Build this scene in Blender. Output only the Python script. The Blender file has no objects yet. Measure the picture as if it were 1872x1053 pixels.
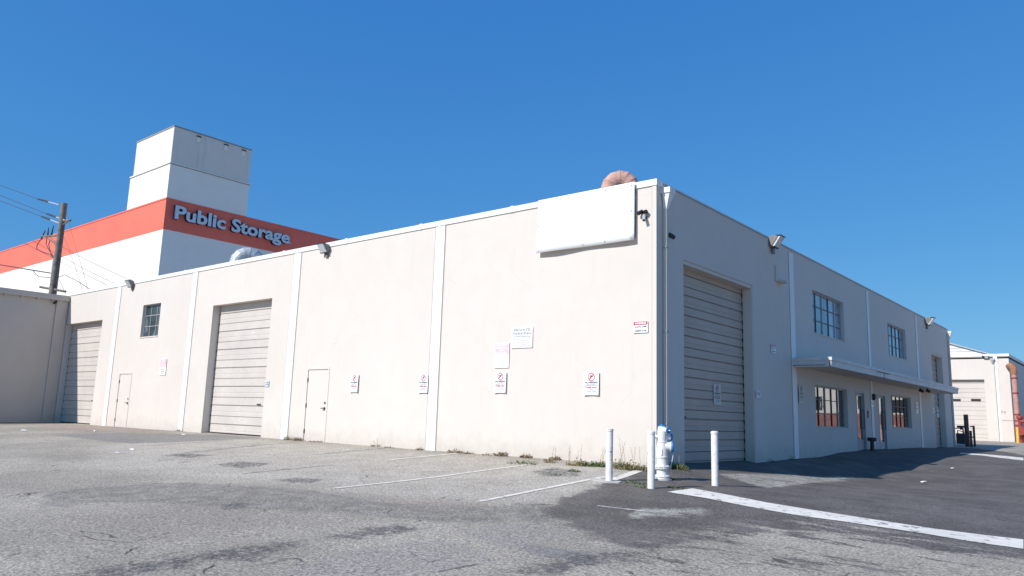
import bpy, math, random
import numpy as np
from mathutils import Vector, Matrix
random.seed(7)
scene = bpy.context.scene
COL = scene.collection

# ------------------------------------------------------------------ camera
CAM = Vector((7.3341, -13.1542, 0.8588))
VR = Vector((0.76911242, 0.6383616, 0.03099271))
VU = Vector((0.08276222, -0.14756427, 0.98558369))
VF = Vector((-0.6337322, 0.75545963, 0.16632574))
FPX = 1395.67
cd = bpy.data.cameras.new('camera'); cam = bpy.data.objects.new('camera', cd); COL.objects.link(cam)
cd.sensor_width = 36; cd.lens = FPX / 1872 * 36; cd.clip_start = 0.05; cd.clip_end = 3000
cam.matrix_world = Matrix(((VR.x, VU.x, -VF.x, CAM.x), (VR.y, VU.y, -VF.y, CAM.y), (VR.z, VU.z, -VF.z, CAM.z), (0, 0, 0, 1)))
scene.camera = cam

# ------------------------------------------------------------------ sun and sky
SA, SB = 0.31, 1.25                    # shadow offset in x and y per metre of drop
sun_dir = Vector((-SA, -SB, 1)).normalized()
elev = math.asin(sun_dir.z); az = math.atan2(sun_dir.x, sun_dir.y)
w = bpy.data.worlds.new("World"); scene.world = w; w.use_nodes = True
nt = w.node_tree; bg = nt.nodes['Background']
sky = nt.nodes.new('ShaderNodeTexSky'); sky.sky_type = 'NISHITA'; sky.sun_disc = False
sky.sun_elevation = elev; sky.sun_rotation = az
sky.altitude = 0; sky.air_density = 1.0; sky.dust_density = 0.3; sky.ozone_density = 4.0
# grade the sky as the phone recorded it: deeper blue overhead, softer horizon (same for every ray)
sep = nt.nodes.new('ShaderNodeSeparateColor'); comb = nt.nodes.new('ShaderNodeCombineColor'); nt.links.new(sky.outputs[0], sep.inputs[0])
KS = 0.11 * 2 ** 0.3
for i, (a_, p_) in enumerate(((.304, .89), (.515, .58), (.765, .30))):
    m0 = nt.nodes.new('ShaderNodeMath'); m0.operation = 'MULTIPLY'; nt.links.new(sep.outputs[i], m0.inputs[0]); m0.inputs[1].default_value = KS
    m1 = nt.nodes.new('ShaderNodeMath'); m1.operation = 'POWER'; nt.links.new(m0.outputs[0], m1.inputs[0]); m1.inputs[1].default_value = p_
    m2 = nt.nodes.new('ShaderNodeMath'); m2.operation = 'MULTIPLY'; nt.links.new(m1.outputs[0], m2.inputs[0]); m2.inputs[1].default_value = a_ / KS
    nt.links.new(m2.outputs[0], comb.inputs[i])
nt.links.new(comb.outputs[0], bg.inputs[0]); bg.inputs[1].default_value = 0.11
sl = bpy.data.lights.new('sun', 'SUN'); sl.energy = 4.1; sl.angle = math.radians(0.5); sl.color = (1.0, 0.968, 0.945)
so = bpy.data.objects.new('sun', sl); COL.objects.link(so)
so.rotation_euler = sun_dir.to_track_quat('Z', 'Y').to_euler()
scene.view_settings.view_transform = 'Standard'; scene.view_settings.look = 'None'
scene.view_settings.exposure = 0.3; scene.view_settings.gamma = 1.0

# ------------------------------------------------------------------ measuring helpers
S = 1.11
def M(x, y, z): return (x * S, y * S, (z - .89) * S)
def ray(px, py): return VF + VR * ((px - 936) / FPX) - VU * ((py - 526.5) / FPX)
def hit(px, py, ax, val):
    d = ray(px, py); t = (val - CAM[ax]) / d[ax]; return CAM + d * t
def A1(px, py, y=0.0): p = hit(px, py, 1, y); return p.x, p.z          # on the sunlit front wall: x, z
def A2(px, py, x=0.0): p = hit(px, py, 0, x); return p.y, p.z          # on the shaded side wall: y, z
def on_z(px, py, z): return hit(px, py, 2, z)

# ------------------------------------------------------------------ mesh helpers
ORG = {}
def link(o, parent=None):
    COL.objects.link(o)
    if parent: o.parent = parent
    return o
def tag(o, label=None, cat=None, group=None, kind=None):
    if label: o['label'] = label
    if cat: o['category'] = cat
    if group: o['group'] = group
    if kind: o['kind'] = kind
    return o
def thing(name, loc, label, cat, group=None):
    o = bpy.data.objects.new(name, None); o.empty_display_size = .2; link(o); o.location = loc
    ORG[o.name] = Vector(loc); return tag(o, label, cat, group)

class MB:
    def __init__(s): s.v = []; s.f = []; s.m = []; s.smooth = []
    def face(s, pts, mi=0, sm=False):
        n = len(s.v); s.v += [tuple(p) for p in pts]; s.f.append(tuple(range(n, n + len(pts)))); s.m.append(mi); s.smooth.append(sm)
    def raw(s, V, Fs, mi=0, sm=False):
        n = len(s.v); s.v += [tuple(p) for p in V]
        for f in Fs: s.f.append(tuple(i + n for i in f)); s.m.append(mi); s.smooth.append(sm)
    def box(s, x0, x1, y0, y1, z0, z1, mi=0):
        if x0 > x1: x0, x1 = x1, x0
        if y0 > y1: y0, y1 = y1, y0
        if z0 > z1: z0, z1 = z1, z0
        V = [(x0,y0,z0),(x1,y0,z0),(x1,y1,z0),(x0,y1,z0),(x0,y0,z1),(x1,y0,z1),(x1,y1,z1),(x0,y1,z1)]
        s.raw(V, [(0,3,2,1),(4,5,6,7),(0,1,5,4),(1,2,6,5),(2,3,7,6),(3,0,4,7)], mi)
    def prism(s, pts, d, mi=0, cap=True, sm=False):
        """closed outline pts (3D) extruded by the vector d"""
        n = len(pts); d = Vector(d); P = [Vector(p) for p in pts]
        V = P + [p + d for p in P]
        Fs = [(i, (i+1) % n, (i+1) % n + n, i + n) for i in range(n)]
        if cap: Fs += [tuple(range(n))[::-1], tuple(range(n, 2*n))]
        s.raw(V, Fs, mi, sm)
    def tube(s, path, r, seg=10, mi=0, cap=True, sm=True):
        P = [Vector(p) for p in path]; R = r if isinstance(r, (list, tuple)) else [r] * len(P)
        t0 = (P[1] - P[0]).normalized(); ref = Vector((0, 0, 1)) if abs(t0.z) < .9 else Vector((1, 0, 0))
        nrm = t0.cross(ref).normalized(); V = []
        for i, p in enumerate(P):
            if i == 0: t = t0
            elif i == len(P) - 1: t = (P[i] - P[i-1]).normalized()
            else: t = ((P[i+1] - P[i]).normalized() + (P[i] - P[i-1]).normalized()).normalized()
            nrm = (nrm - t * nrm.dot(t)).normalized(); b = t.cross(nrm)
            for k in range(seg):
                a = 2 * math.pi * k / seg; V.append(p + (nrm * math.cos(a) + b * math.sin(a)) * R[i])
        Fs = []
        for i in range(len(P) - 1):
            for k in range(seg):
                k2 = (k + 1) % seg; Fs.append((i*seg+k, i*seg+k2, (i+1)*seg+k2, (i+1)*seg+k))
        s.raw(V, Fs, mi, sm)
        if cap:
            s.face([V[k] for k in range(seg)][::-1], mi); s.face([V[(len(P)-1)*seg+k] for k in range(seg)], mi)
    def lathe(s, prof, base=(0, 0, 0), axis=(0, 0, 1), seg=20, mi=0):
        """prof: list of (height along axis, radius)"""
        ax = Vector(axis).normalized(); ref = Vector((0, 0, 1)) if abs(ax.z) < .9 else Vector((1, 0, 0))
        n = ax.cross(ref).normalized(); b = ax.cross(n); base = Vector(base); V = []
        for h, r in prof:
            for k in range(seg):
                a = 2 * math.pi * k / seg; V.append(base + ax * h + (n * math.cos(a) + b * math.sin(a)) * r)
        Fs = []
        for i in range(len(prof) - 1):
            for k in range(seg):
                k2 = (k + 1) % seg; Fs.append((i*seg+k, i*seg+k2, (i+1)*seg+k2, (i+1)*seg+k))
        s.raw(V, Fs, mi, True)
        s.face([V[k] for k in range(seg)][::-1], mi); s.face([V[(len(prof)-1)*seg+k] for k in range(seg)], mi)
    def pieces(s):
        """groups of faces that stand apart from one another"""
        key = {}; idx = [key.setdefault((round(v[0], 4), round(v[1], 4), round(v[2], 4)), len(key)) for v in s.v]
        par = list(range(len(key)))
        def find(a):
            while par[a] != a: par[a] = par[par[a]]; a = par[a]
            return a
        for f in s.f:
            r0 = find(idx[f[0]])
            for q in f[1:]: par[find(idx[q])] = r0
        comp = {}
        for fi, f in enumerate(s.f): comp.setdefault(find(idx[f[0]]), []).append(fi)
        C = list(comp.values())
        if len(C) < 2 or len(C) > 300: return None
        LO = []; HI = []
        for c in C:
            P = np.array([s.v[q] for fi in c for q in s.f[fi]]); LO.append(P.min(0)); HI.append(P.max(0))
        LO = np.array(LO); HI = np.array(HI); size = (HI - LO).max(1)
        gap = np.maximum(0, np.maximum(LO[:, None] - HI[None], LO[None] - HI[:, None]))
        near = np.sqrt((gap ** 2).sum(2)) <= np.maximum(.02, .5 * np.maximum(size[:, None], size[None]))
        lab = list(range(len(C)))
        changed = True
        while changed:
            changed = False
            for i in range(len(C)):
                m_ = min(lab[j] for j in np.nonzero(near[i])[0])
                if m_ < lab[i]: lab[i] = m_; changed = True
        out = {}
        for i, l in enumerate(lab): out.setdefault(l, []).extend(C[i])
        return list(out.values()) if len(out) > 1 else None
    def build(s, name, mats, parent=None, origin=None, bevel=0, fix=True):
        if parent is not None and name != 'leaves':
            P = s.pieces()
            if P and len(P) <= 100:
                first = None
                for fs in P:
                    sub = MB()
                    for fi in sorted(fs): sub.face([s.v[q] for q in s.f[fi]], s.m[fi], s.smooth[fi])
                    o = sub._build(name, mats, parent, origin, bevel, fix or any(sub.smooth)); first = first or o
                return first
        return s._build(name, mats, parent, origin, bevel, fix)
    def _build(s, name, mats, parent=None, origin=None, bevel=0, fix=True):
        if not isinstance(mats, (list, tuple)): mats = [mats]
        if origin is None: origin = ORG[parent.name] if parent else Vector((0, 0, 0))
        origin = Vector(origin)
        me = bpy.data.meshes.new(name); me.from_pydata([tuple(Vector(v) - origin) for v in s.v], [], s.f)
        for m_ in mats: me.materials.append(m_)
        me.polygons.foreach_set('material_index', s.m); me.polygons.foreach_set('use_smooth', s.smooth)
        if fix:
            import bmesh
            bm = bmesh.new(); bm.from_mesh(me); bmesh.ops.remove_doubles(bm, verts=bm.verts, dist=1e-5)
            bmesh.ops.recalc_face_normals(bm, faces=bm.faces); bm.to_mesh(me); bm.free()
        me.update()
        o = bpy.data.objects.new(name, me); link(o, parent)
        if parent is None: o.location = origin
        ORG[o.name] = origin
        if bevel:
            b = o.modifiers.new('bevel', 'BEVEL'); b.width = bevel; b.segments = 2; b.limit_method = 'ANGLE'
        if any(s.smooth):
            e = o.modifiers.new('edges', 'EDGE_SPLIT'); e.split_angle = math.radians(40)
        return o

# ------------------------------------------------------------------ materials
class NT:
    def __init__(s, name):
        s.mat = bpy.data.materials.new(name); s.mat.use_nodes = True; s.t = s.mat.node_tree; s.t.nodes.clear()
        s.out = s.t.nodes.new('ShaderNodeOutputMaterial'); s.b = s.t.nodes.new('ShaderNodeBsdfPrincipled')
        s.t.links.new(s.b.outputs[0], s.out.inputs[0])
        s.pos = s.t.nodes.new('ShaderNodeNewGeometry').outputs['Position']
    def link(s, a, b): s.t.links.new(a, b)
    def val(s, sock, v):
        if hasattr(v, 'links') or hasattr(v, 'is_output'): s.link(v, sock)
        else: sock.default_value = v
    def map(s, scale=(1, 1, 1), rot=(0, 0, 0), src=None, loc=(0, 0, 0)):
        n = s.t.nodes.new('ShaderNodeMapping'); s.link(src or s.pos, n.inputs[0]); n.inputs['Scale'].default_value = scale
        n.inputs['Rotation'].default_value = rot; n.inputs['Location'].default_value = loc; return n.outputs[0]
    def noise(s, scale, detail=4, rough=.55, vec=None, dist=0):
        n = s.t.nodes.new('ShaderNodeTexNoise'); s.link(vec or s.pos, n.inputs['Vector'])
        n.inputs['Scale'].default_value = scale; n.inputs['Detail'].default_value = detail
        n.inputs['Roughness'].default_value = rough; n.inputs['Distortion'].default_value = dist; return n.outputs['Fac']
    def voro(s, scale, feature='F1', vec=None, rnd=1.0):
        n = s.t.nodes.new('ShaderNodeTexVoronoi'); n.feature = feature; s.link(vec or s.pos, n.inputs['Vector'])
        n.inputs['Scale'].default_value = scale; n.inputs['Randomness'].default_value = rnd; return n
    def math(s, op, a, b=0.0, c=0.0, clamp=False):
        n = s.t.nodes.new('ShaderNodeMath'); n.operation = op; n.use_clamp = clamp
        for i, v in enumerate((a, b, c)): s.val(n.inputs[i], v)
        return n.outputs[0]
    def ramp(s, x, lo, hi, a=0.0, b=1.0):
        n = s.t.nodes.new('ShaderNodeMapRange'); n.interpolation_type = 'SMOOTHSTEP'
        s.val(n.inputs[0], x); n.inputs[1].default_value = lo; n.inputs[2].default_value = hi
        n.inputs[3].default_value = a; n.inputs[4].default_value = b; return n.outputs[0]
    def mix(s, f, a, b, mode='MIX'):
        n = s.t.nodes.new('ShaderNodeMix'); n.data_type = 'RGBA'; n.blend_type = mode
        s.val(n.inputs[0], f)
        for i, v in ((6, a), (7, b)):
            if isinstance(v, (tuple, list)): v = tuple(v) + ((1,) if len(v) == 3 else ())
            s.val(n.inputs[i], v)
        return n.outputs[2]
    def attr(s, name):
        n = s.t.nodes.new('ShaderNodeAttribute'); n.attribute_name = name; return n.outputs['Fac']
    def sep(s, v=None):
        n = s.t.nodes.new('ShaderNodeSeparateXYZ'); s.link(v or s.pos, n.inputs[0]); return n.outputs
    def bump(s, h, strength=.3, dist=.01, normal=None):
        n = s.t.nodes.new('ShaderNodeBump'); s.link(h, n.inputs['Height']); n.inputs['Strength'].default_value = strength
        n.inputs['Distance'].default_value = dist
        if normal: s.link(normal, n.inputs['Normal'])
        s.link(n.outputs[0], s.b.inputs['Normal']); return n.outputs[0]
    def fin(s, col, rough=.7, metal=0.0, spec=None):
        if isinstance(col, (tuple, list)): col = tuple(col) + ((1,) if len(col) == 3 else ())
        s.val(s.b.inputs['Base Color'], col); s.val(s.b.inputs['Roughness'], rough); s.b.inputs['Metallic'].default_value = metal
        if spec is not None: s.b.inputs['Specular IOR Level'].default_value = spec
        return s.mat

def paint(name, col, rough=.6, var=.06, scale=3.0, metal=0.0, chip=None, bump=0.0, dirt=None):
    """painted or plain surface with soft mottling, optional small chips and dirt specks"""
    n = NT(name)
    k = n.noise(scale, 5, .6); k2 = n.noise(scale * 9, 3, .6)
    f = n.math('ADD', n.math('MULTIPLY', k, .7), n.math('MULTIPLY', k2, .3))
    dk = tuple(c * (1 - var * 2.2) for c in col); lt = tuple(min(1, c * (1 + var)) for c in col)
    c = n.mix(n.ramp(f, .3, .7), dk, lt)
    if chip:
        m = n.ramp(n.noise(chip[1], 4, .65), chip[2], chip[2] + .03); c = n.mix(m, c, chip[0])
    if dirt:
        m = n.math('MULTIPLY', n.ramp(n.noise(dirt[1], 6, .7), .5, .75), dirt[2]); c = n.mix(m, c, dirt[0])
    if bump: n.bump(n.noise(scale * 20, 3), bump, .004)
    return n.fin(c, rough, metal)

def stucco(name, col, grime=(.42, .37, .30), gz=.55, var=.014, streak=.3):
    """painted concrete: mottling, trowel texture, rain streaks, splashed dirt along the foot"""
    n = NT(name)
    x, y, z = n.sep()
    big = n.noise(.35, 4, .6); mid = n.noise(2.2, 5, .6); fine = n.noise(40, 3, .6)
    f = n.math('ADD', n.math('MULTIPLY', big, .55), n.math('MULTIPLY', mid, .45))
    c = n.mix(n.ramp(f, .36, .64), tuple(v * (1 - 2.4 * var) for v in col), tuple(min(1, v * (1 + var)) for v in col))
    # repainted patches of slightly different tone
    pv = n.voro(.32, 'F1', n.map((1, 1, 1.6))); n2 = n.t.nodes.new('ShaderNodeSeparateColor'); n.link(pv.outputs['Color'], n2.inputs[0])
    c = n.mix(n.math('MULTIPLY', n.ramp(n2.outputs[0], .7, .72), .16), c, (col[0] * .93, col[1] * .88, col[2] * .86))
    st = n.noise(1.0, 4, .6, n.map((5, 5, .28)))
    c = n.mix(n.math('MULTIPLY', n.ramp(st, .56, .75), streak * .45), c, tuple(v * .72 for v in col))
    # dirt at the foot
    h = n.math('ADD', z, n.math('MULTIPLY', n.math('SUBTRACT', n.noise(3.5, 6, .7), .5), -1.1))
    c = n.mix(n.ramp(h, -.1, gz, .38, 0.0), c, grime)
    # hairline cracks in the render
    hv_ = n.t.nodes.new('ShaderNodeVectorMath'); hv_.operation = 'MULTIPLY_ADD'; nz_ = n.t.nodes.new('ShaderNodeTexNoise'); n.link(n.pos, nz_.inputs['Vector']); nz_.inputs['Scale'].default_value = 1.2; nz_.inputs['Detail'].default_value = 8
    n.link(nz_.outputs['Color'], hv_.inputs[0]); hv_.inputs[1].default_value = (.9, .9, .9); n.link(n.pos, hv_.inputs[2])
    hc = n.voro(.33, 'DISTANCE_TO_EDGE', hv_.outputs[0]).outputs['Distance']
    c = n.mix(n.math('MULTIPLY', n.ramp(hc, .0005, .003, .16, 0), n.ramp(n.noise(.6, 3), .5, .58)), c, tuple(v * .5 for v in col))
    # scuffs and screw holes
    sc = n.noise(9, 5, .75); c = n.mix(n.math('MULTIPLY', n.ramp(sc, .70, .74), .35), c, tuple(v * .55 for v in col))
    v2 = n.voro(1.1).outputs['Distance']; c = n.mix(n.ramp(v2, .010, .016, .6, 0), c, (.12, .1, .09))
    hb = n.math('ADD', n.math('MULTIPLY', fine, .4), n.noise(7, 4, .6)); n.bump(hb, .25, .006)
    return n.fin(c, .88)

cream = (.658, .598, .533)
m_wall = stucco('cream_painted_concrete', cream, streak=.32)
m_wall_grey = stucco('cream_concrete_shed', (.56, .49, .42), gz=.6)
m_white = paint('white_trim_paint', (.80, .80, .785), .5, .02, 2, dirt=((.45, .4, .34), 2.5, .18))
m_trim2 = paint('weathered_fascia_paint', (.66, .66, .64), .6, .05, 3, dirt=((.3, .28, .25), 2.5, .3))
m_white_store = paint('white_storage_wall', (.84, .79, .70), .8, .02, .3, dirt=((.6, .55, .48), .8, .2))
m_tower = stucco('tower_top_render', (.70, .655, .575), streak=.9)
m_orange = paint('orange_band_paint', (.84, .165, .105), .7, .05, .4)
m_joint = paint('grey_joint_caulk', (.30, .28, .26), .8)
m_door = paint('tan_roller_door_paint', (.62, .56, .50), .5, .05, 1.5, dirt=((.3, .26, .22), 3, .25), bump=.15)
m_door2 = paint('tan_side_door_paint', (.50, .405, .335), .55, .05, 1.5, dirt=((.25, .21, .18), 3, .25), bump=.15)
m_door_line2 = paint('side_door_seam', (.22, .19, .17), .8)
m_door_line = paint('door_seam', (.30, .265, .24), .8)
m_dark = paint('dark_rubber', (.025, .025, .028), .7)
m_frame = paint('steel_sash_paint', (.42, .44, .45), .5, .05, 6)
m_concrete = paint('plain_concrete', (.45, .43, .40), .85, .1, 5, bump=.4)
m_roof = paint('roof_gravel', (.35, .34, .33), .9, .1, 8)
m_housing = paint('bronze_lamp_housing', (.20, .185, .17), .45, .1, 5)
m_black = paint('black_plastic', (.02, .02, .022), .4)
m_galv = paint('galvanised_duct', (.50, .52, .54), .45, .14, 7, metal=.25)
m_salmon = paint('rusty_painted_duct', (.56, .33, .26), .75, .16, 9, dirt=((.3, .13, .07), 6, .5))
m_pole = paint('weathered_pole_wood', (.22, .18, .15), .9, .25, 4, bump=.5)
m_wire = paint('black_cable', (.03, .03, .035), .6)
m_steelrod = paint('bright_rod', (.6, .62, .64), .4, metal=.6)
m_bollard = paint('white_bollard_paint', (.78, .755, .71), .5, .04, 6, chip=((.16, .12, .10), 22, .64), dirt=((.38, .33, .27), 7, .45))
m_hydrant = paint('white_hydrant_paint', (.78, .76, .72), .42, .04, 12, chip=((.15, .11, .09), 24, .635), dirt=((.4, .35, .28), 12, .4))
m_blue = paint('blue_cap_paint', (.02, .20, .47), .45, .12, 14, chip=((.5, .55, .6), 60, .7))
m_iron = paint('dark_iron', (.05, .05, .055), .55, .2, 20)
m_rustpost = paint('rusty_brown_post', (.13, .08, .07), .75, .2, 12)
m_yellow = paint('yellow_post_paint', (.75, .50, .06), .55, .08, 8)
m_red = paint('red_pipe_paint', (.30, .045, .04), .5, .1, 8)
m_pinkpipe = paint('faded_red_pipe', (.50, .27, .22), .7, .14, 6)
m_rustorange = paint('rust_orange_fitting', (.36, .16, .085), .8, .2, 14)
m_signw = paint('white_sign_face', (.86, .86, .86), .35, .015, 8)
m_signgrey = paint('faded_sign_face', (.60, .60, .56), .5, .04, 8)
m_board = paint('blank_white_board', (.93, .93, .92), .4, .008, 1)
m_signpink = paint('sun_faded_red', (.82, .50, .52), .5, .05, 10)
m_signred = paint('sign_red', (.52, .03, .06), .45, .04, 10)
m_tblack = paint('sign_black', (.05, .05, .05), .5)
m_tgrey = paint('faded_sign_print', (.27, .28, .31), .6)
m_letter = paint('letter_face', (.56, .66, .72), .4, .02, 4)
m_letter_side = paint('letter_return', (.02, .02, .06), .5)
m_lamp_glass = NT('prismatic_lamp_glass'); _n = m_lamp_glass
_v = _n.noise(60, 2, .5, _n.map((1, 1, .2))); _n.bump(_v, .6, .004)
m_lamp_glass = _n.fin(_n.mix(_n.ramp(_v, .4, .6), (.42, .45, .46), (.74, .77, .77)), .12)
def glass(name, tint, ior, var=None, rough=.03):
    n = NT(name); c = n.mix(n.ramp(n.noise(1.3, 3), .35, .65), tuple(v * .6 for v in tint), tint)
    if var: c = n.mix(n.ramp(n.noise(.9, 2), .45, .55), c, var)
    n.bump(n.noise(2.5, 2), .05, .02); n.b.inputs['IOR'].default_value = ior
    return n.fin(c, rough)
m_glass_up = glass('office_glass_with_blinds', (.26, .33, .40), 1.9, (.34, .42, .48))
m_muntin = paint('dark_sash_bar', (.09, .10, .12), .5, .1, 6)
m_glass = glass('dark_office_glass', (.03, .035, .04), 3.2)
m_glass_old = glass('grimy_wired_glass', (.06, .085, .09), 1.7, (.14, .17, .17), .18)
m_glass_door = glass('door_glass', (.035, .035, .035), 3.6)

# ------------------------------------------------------------------ ground height field
ctrl = [(-45,0,.9),(-26.4,0,.90),(-21,0,.91),(-16,0,.915),(-12,0,.905),(-9,0,.9),(-6.5,0,.895),(-4.5,0,.893),(-2.3,0,.90),(-1,0,.895),(-.2,0,.87),
 (-26.4,-2,.873),(-26,-6,.80),(-30,-2,.88),(0,.5,.868),(0,1.2,.884),(0,2.8,.866),(0,4,.858),(0,5.2,.875),(0,6.6,.90),(0,10,.99),(0,13,1.05),(0,17,1.035),(0,20,1.02),(0,25.5,1.0),
 (.35,.9,.82),(.75,2.7,.75),(1.15,4.8,.63),(1.6,6.6,.58),(1.55,9.7,.65),(1.55,13,.79),(1.55,17,.87),(1.6,22,.9),
 (.08,-.6,.86),(.03,-1.8,.80),(.1,-3.2,.72),(.15,-4.6,.635),(1.18,-2.27,.75),(1.5,-.95,.75),(.58,-.85,.78),(1.75,.1,.70),
 (-4.6,-5,.65),(-10,-4,.69),(-15,-4.5,.71),(-20,-5,.75),(-2,-1,.83),(-2,-3.4,.70),(-2,-5.2,.64),(-7,-2,.80),(-12,-2,.81),
 (6.6,-12,.27),(0,-12,.30),(-10,-12,.40),(-25,-12,.55),(-25,-25,.4),(6,-25,.05),(-5,-8,.47),(3,-8,.45),(8,-8,.38),
 (3.6,-3.5,.60),(6,-4,.50),(3.5,2,.60),(6,2,.52),(5,8,.60),(4,14,.75),(4,22,.9),(5,30,1.0),(0,43.5,1.11),(8,43,1.1),(0,32,1.05),
 (10,0,.48),(12,20,.8),(20,0,.45),(20,40,1.1),(15,-12,.3),(-40,-12,.7),(-10,10,.95),(-10,25,1.0),(-30,20,.95)]
CP = np.array([M(*p) for p in ctrl]); CC = 0.9
def phi(d2): return np.sqrt(d2 + CC * CC)
_n0 = len(CP); _K = np.zeros((_n0 + 1, _n0 + 1))
_K[:_n0, :_n0] = phi(((CP[:, None, :2] - CP[None, :, :2]) ** 2).sum(2)) - np.eye(_n0) * .02
_K[:_n0, _n0] = 1; _K[_n0, :_n0] = 1
CW = np.linalg.solve(_K, np.append(CP[:, 2], 0))
def Gv(x, y):
    x = np.asarray(x, float); y = np.asarray(y, float); out = np.full(x.shape, CW[-1])
    for i in range(_n0): out += CW[i] * phi((x - CP[i, 0]) ** 2 + (y - CP[i, 1]) ** 2)
    # gentle unevenness of old paving
    out += .006 * np.sin(x * 1.3 + .7 * np.sin(y * .9)) * np.sin(y * 1.1 + .5) * np.clip(np.abs(y) / 2, 0, 1)
    return out
def G(x, y): return float(Gv(np.array([x]), np.array([y]))[0])
def HG(px, py):
    """where the line of sight through a measured point meets the paving"""
    d = ray(px, py); T = np.geomspace(1, 120, 300)
    below = (CAM.z + d.z * T) < Gv(CAM.x + d.x * T, CAM.y + d.y * T)
    i = int(np.argmax(below)) if below.any() else 299; a, b = T[max(i - 1, 0)], T[i]
    for _ in range(2):
        T = np.linspace(a, b, 40); below = (CAM.z + d.z * T) < Gv(CAM.x + d.x * T, CAM.y + d.y * T)
        i = int(np.argmax(below)) if below.any() else 39; a, b = T[max(i - 1, 0)], T[i]
    p = CAM + d * b; return Vector((p.x, p.y, G(p.x, p.y)))

def fine_axis(lo, hi, step, outer):
    a = list(np.arange(lo, hi + step / 2, step)); d = step; x = hi; up = []
    while x < outer: d *= 1.35; x += d; up.append(x)
    d = step; x = lo; dn = []
    while x > -outer: d *= 1.35; x -= d; dn.append(x)
    return np.array(dn[::-1] + a + up)
XS = fine_axis(-31, 12, .1, 900); YS = fine_axis(-14, 16, .1, 900)
GX, GY = np.meshgrid(XS, YS); GZ = Gv(GX, GY)
def sdist(poly, X, Y):
    """signed distance to a closed outline, positive inside"""
    P = np.array([(p[0], p[1]) for p in poly]); n = len(P); D = np.full(X.shape, 1e9); ins = np.zeros(X.shape, bool)
    for i in range(n):
        a, b = P[i], P[(i + 1) % n]; e = b - a; L = max((e ** 2).sum(), 1e-9)
        t = np.clip(((X - a[0]) * e[0] + (Y - a[1]) * e[1]) / L, 0, 1)
        D = np.minimum(D, (X - a[0] - t * e[0]) ** 2 + (Y - a[1] - t * e[1]) ** 2)
        c = ((a[1] > Y) != (b[1] > Y)); xi = a[0] + (Y - a[1]) / (e[1] if abs(e[1]) > 1e-9 else 1e-9) * e[0]; ins ^= c & (X < xi)
    return np.where(ins, np.sqrt(D), -np.sqrt(D))
def gp(*pts): return [HG(px, py) for px, py in pts]
regions = {}
def region(name, *polys):
    d = np.full(GX.shape, -5.0)
    for p in polys: d = np.maximum(d, sdist(p, GX, GY))
    regions[name] = np.clip(d, -3, 3)
# newer black seal coat on the drive right of the last stall line
seal = gp((1173, 861), (1158, 866), (1120, 880), (1098, 889), (1050, 910), (1005, 932), (1060, 966), (1113, 990), (1181, 1004), (1260, 992), (1326, 985), (1415, 968), (1560, 975), (1690, 1000), (1871, 1020))
seal += [Vector((9.5, -3.5, 0)), Vector((16, 2, 0)), Vector((16, 22, 0)), HG(1871, 834), HG(1860, 829), HG(1815, 823), HG(1780, 818.5), Vector((-.5, 27, 0)), Vector((-.5, .2, 0))]
region('seal', seal)
region('pale', gp((1315, 867), (1360, 866), (1440, 866.5), (1559, 872), (1512, 881), (1450, 887), (1401, 892), (1354, 879)),
       gp((1150, 935), (1200, 930), (1275, 928), (1300, 935), (1240, 943), (1160, 947)))
region('smear', gp((1130, 1010), (1210, 985), (1330, 965), (1460, 950), (1600, 965), (1760, 1000), (1871, 1015), (1871, 1052), (1000, 1052)))
region('band', gp((80, 910), (103, 897), (222, 886.5), (342, 882), (479, 890), (581, 898), (640, 909), (703, 919), (805, 923), (900, 926), (990, 921), (1030, 930), (1075, 950), (1020, 955), (930, 953), (865, 958), (800, 954), (703, 944), (640, 938), (520, 932), (410, 927), (308, 922), (200, 918), (154, 920), (120, 927), (88, 925)))
region('patch', gp((96, 795.5), (205, 791.5), (300, 793), (395, 795), (479, 800.5), (400, 805), (239, 811)),
       gp((920, 985), (1000, 1000), (1090, 1010), (1060, 1030), (960, 1010)))
region('stall', gp((640, 900), (760, 912), (900, 920), (1000, 915), (1060, 897), (1110, 880), (1160, 861), (1080, 851), (960, 843), (840, 832), (700, 822), (560, 812), (430, 800), (300, 800), (200, 815), (150, 850), (300, 870), (480, 880)))
region('slab', gp((839, 970), (880, 962), (976, 955), (1061, 970), (1000, 988), (940, 1002), (928, 1001), (873, 985)),
       gp((600, 1015), (690, 1000), (771, 987), (832, 989), (870, 1004), (908, 1027), (840, 1040), (780, 1052), (500, 1052)))
region('oil', gp((120, 1052), (200, 1036), (273, 1028), (340, 1016), (410, 1004), (479, 996), (547, 991), (552, 1003), (500, 1012), (461, 1024), (380, 1025), (320, 1040), (250, 1052)),
       gp((600, 981), (668, 966), (747, 960), (775, 967), (720, 978), (640, 985)), gp((940, 1046), (1010, 1022), (1100, 1008), (1175, 1010), (1120, 1026), (1030, 1044), (990, 1052)),
       gp((295, 832), (340, 829), (385, 832), (350, 837)), gp((388, 850), (440, 844), (500, 847), (450, 855)), gp((495, 879), (530, 874), (600, 877), (560, 884)),
       gp((404, 929), (425, 920), (446, 922), (430, 932)), gp((975, 862), (1010, 855), (1060, 862), (1050, 870), (1000, 871)))
region('red', gp((690, 912), (760, 916), (880, 922), (900, 932), (830, 936), (730, 930)), gp((100, 775), (250, 783), (320, 795), (200, 790), (60, 782)))

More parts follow.
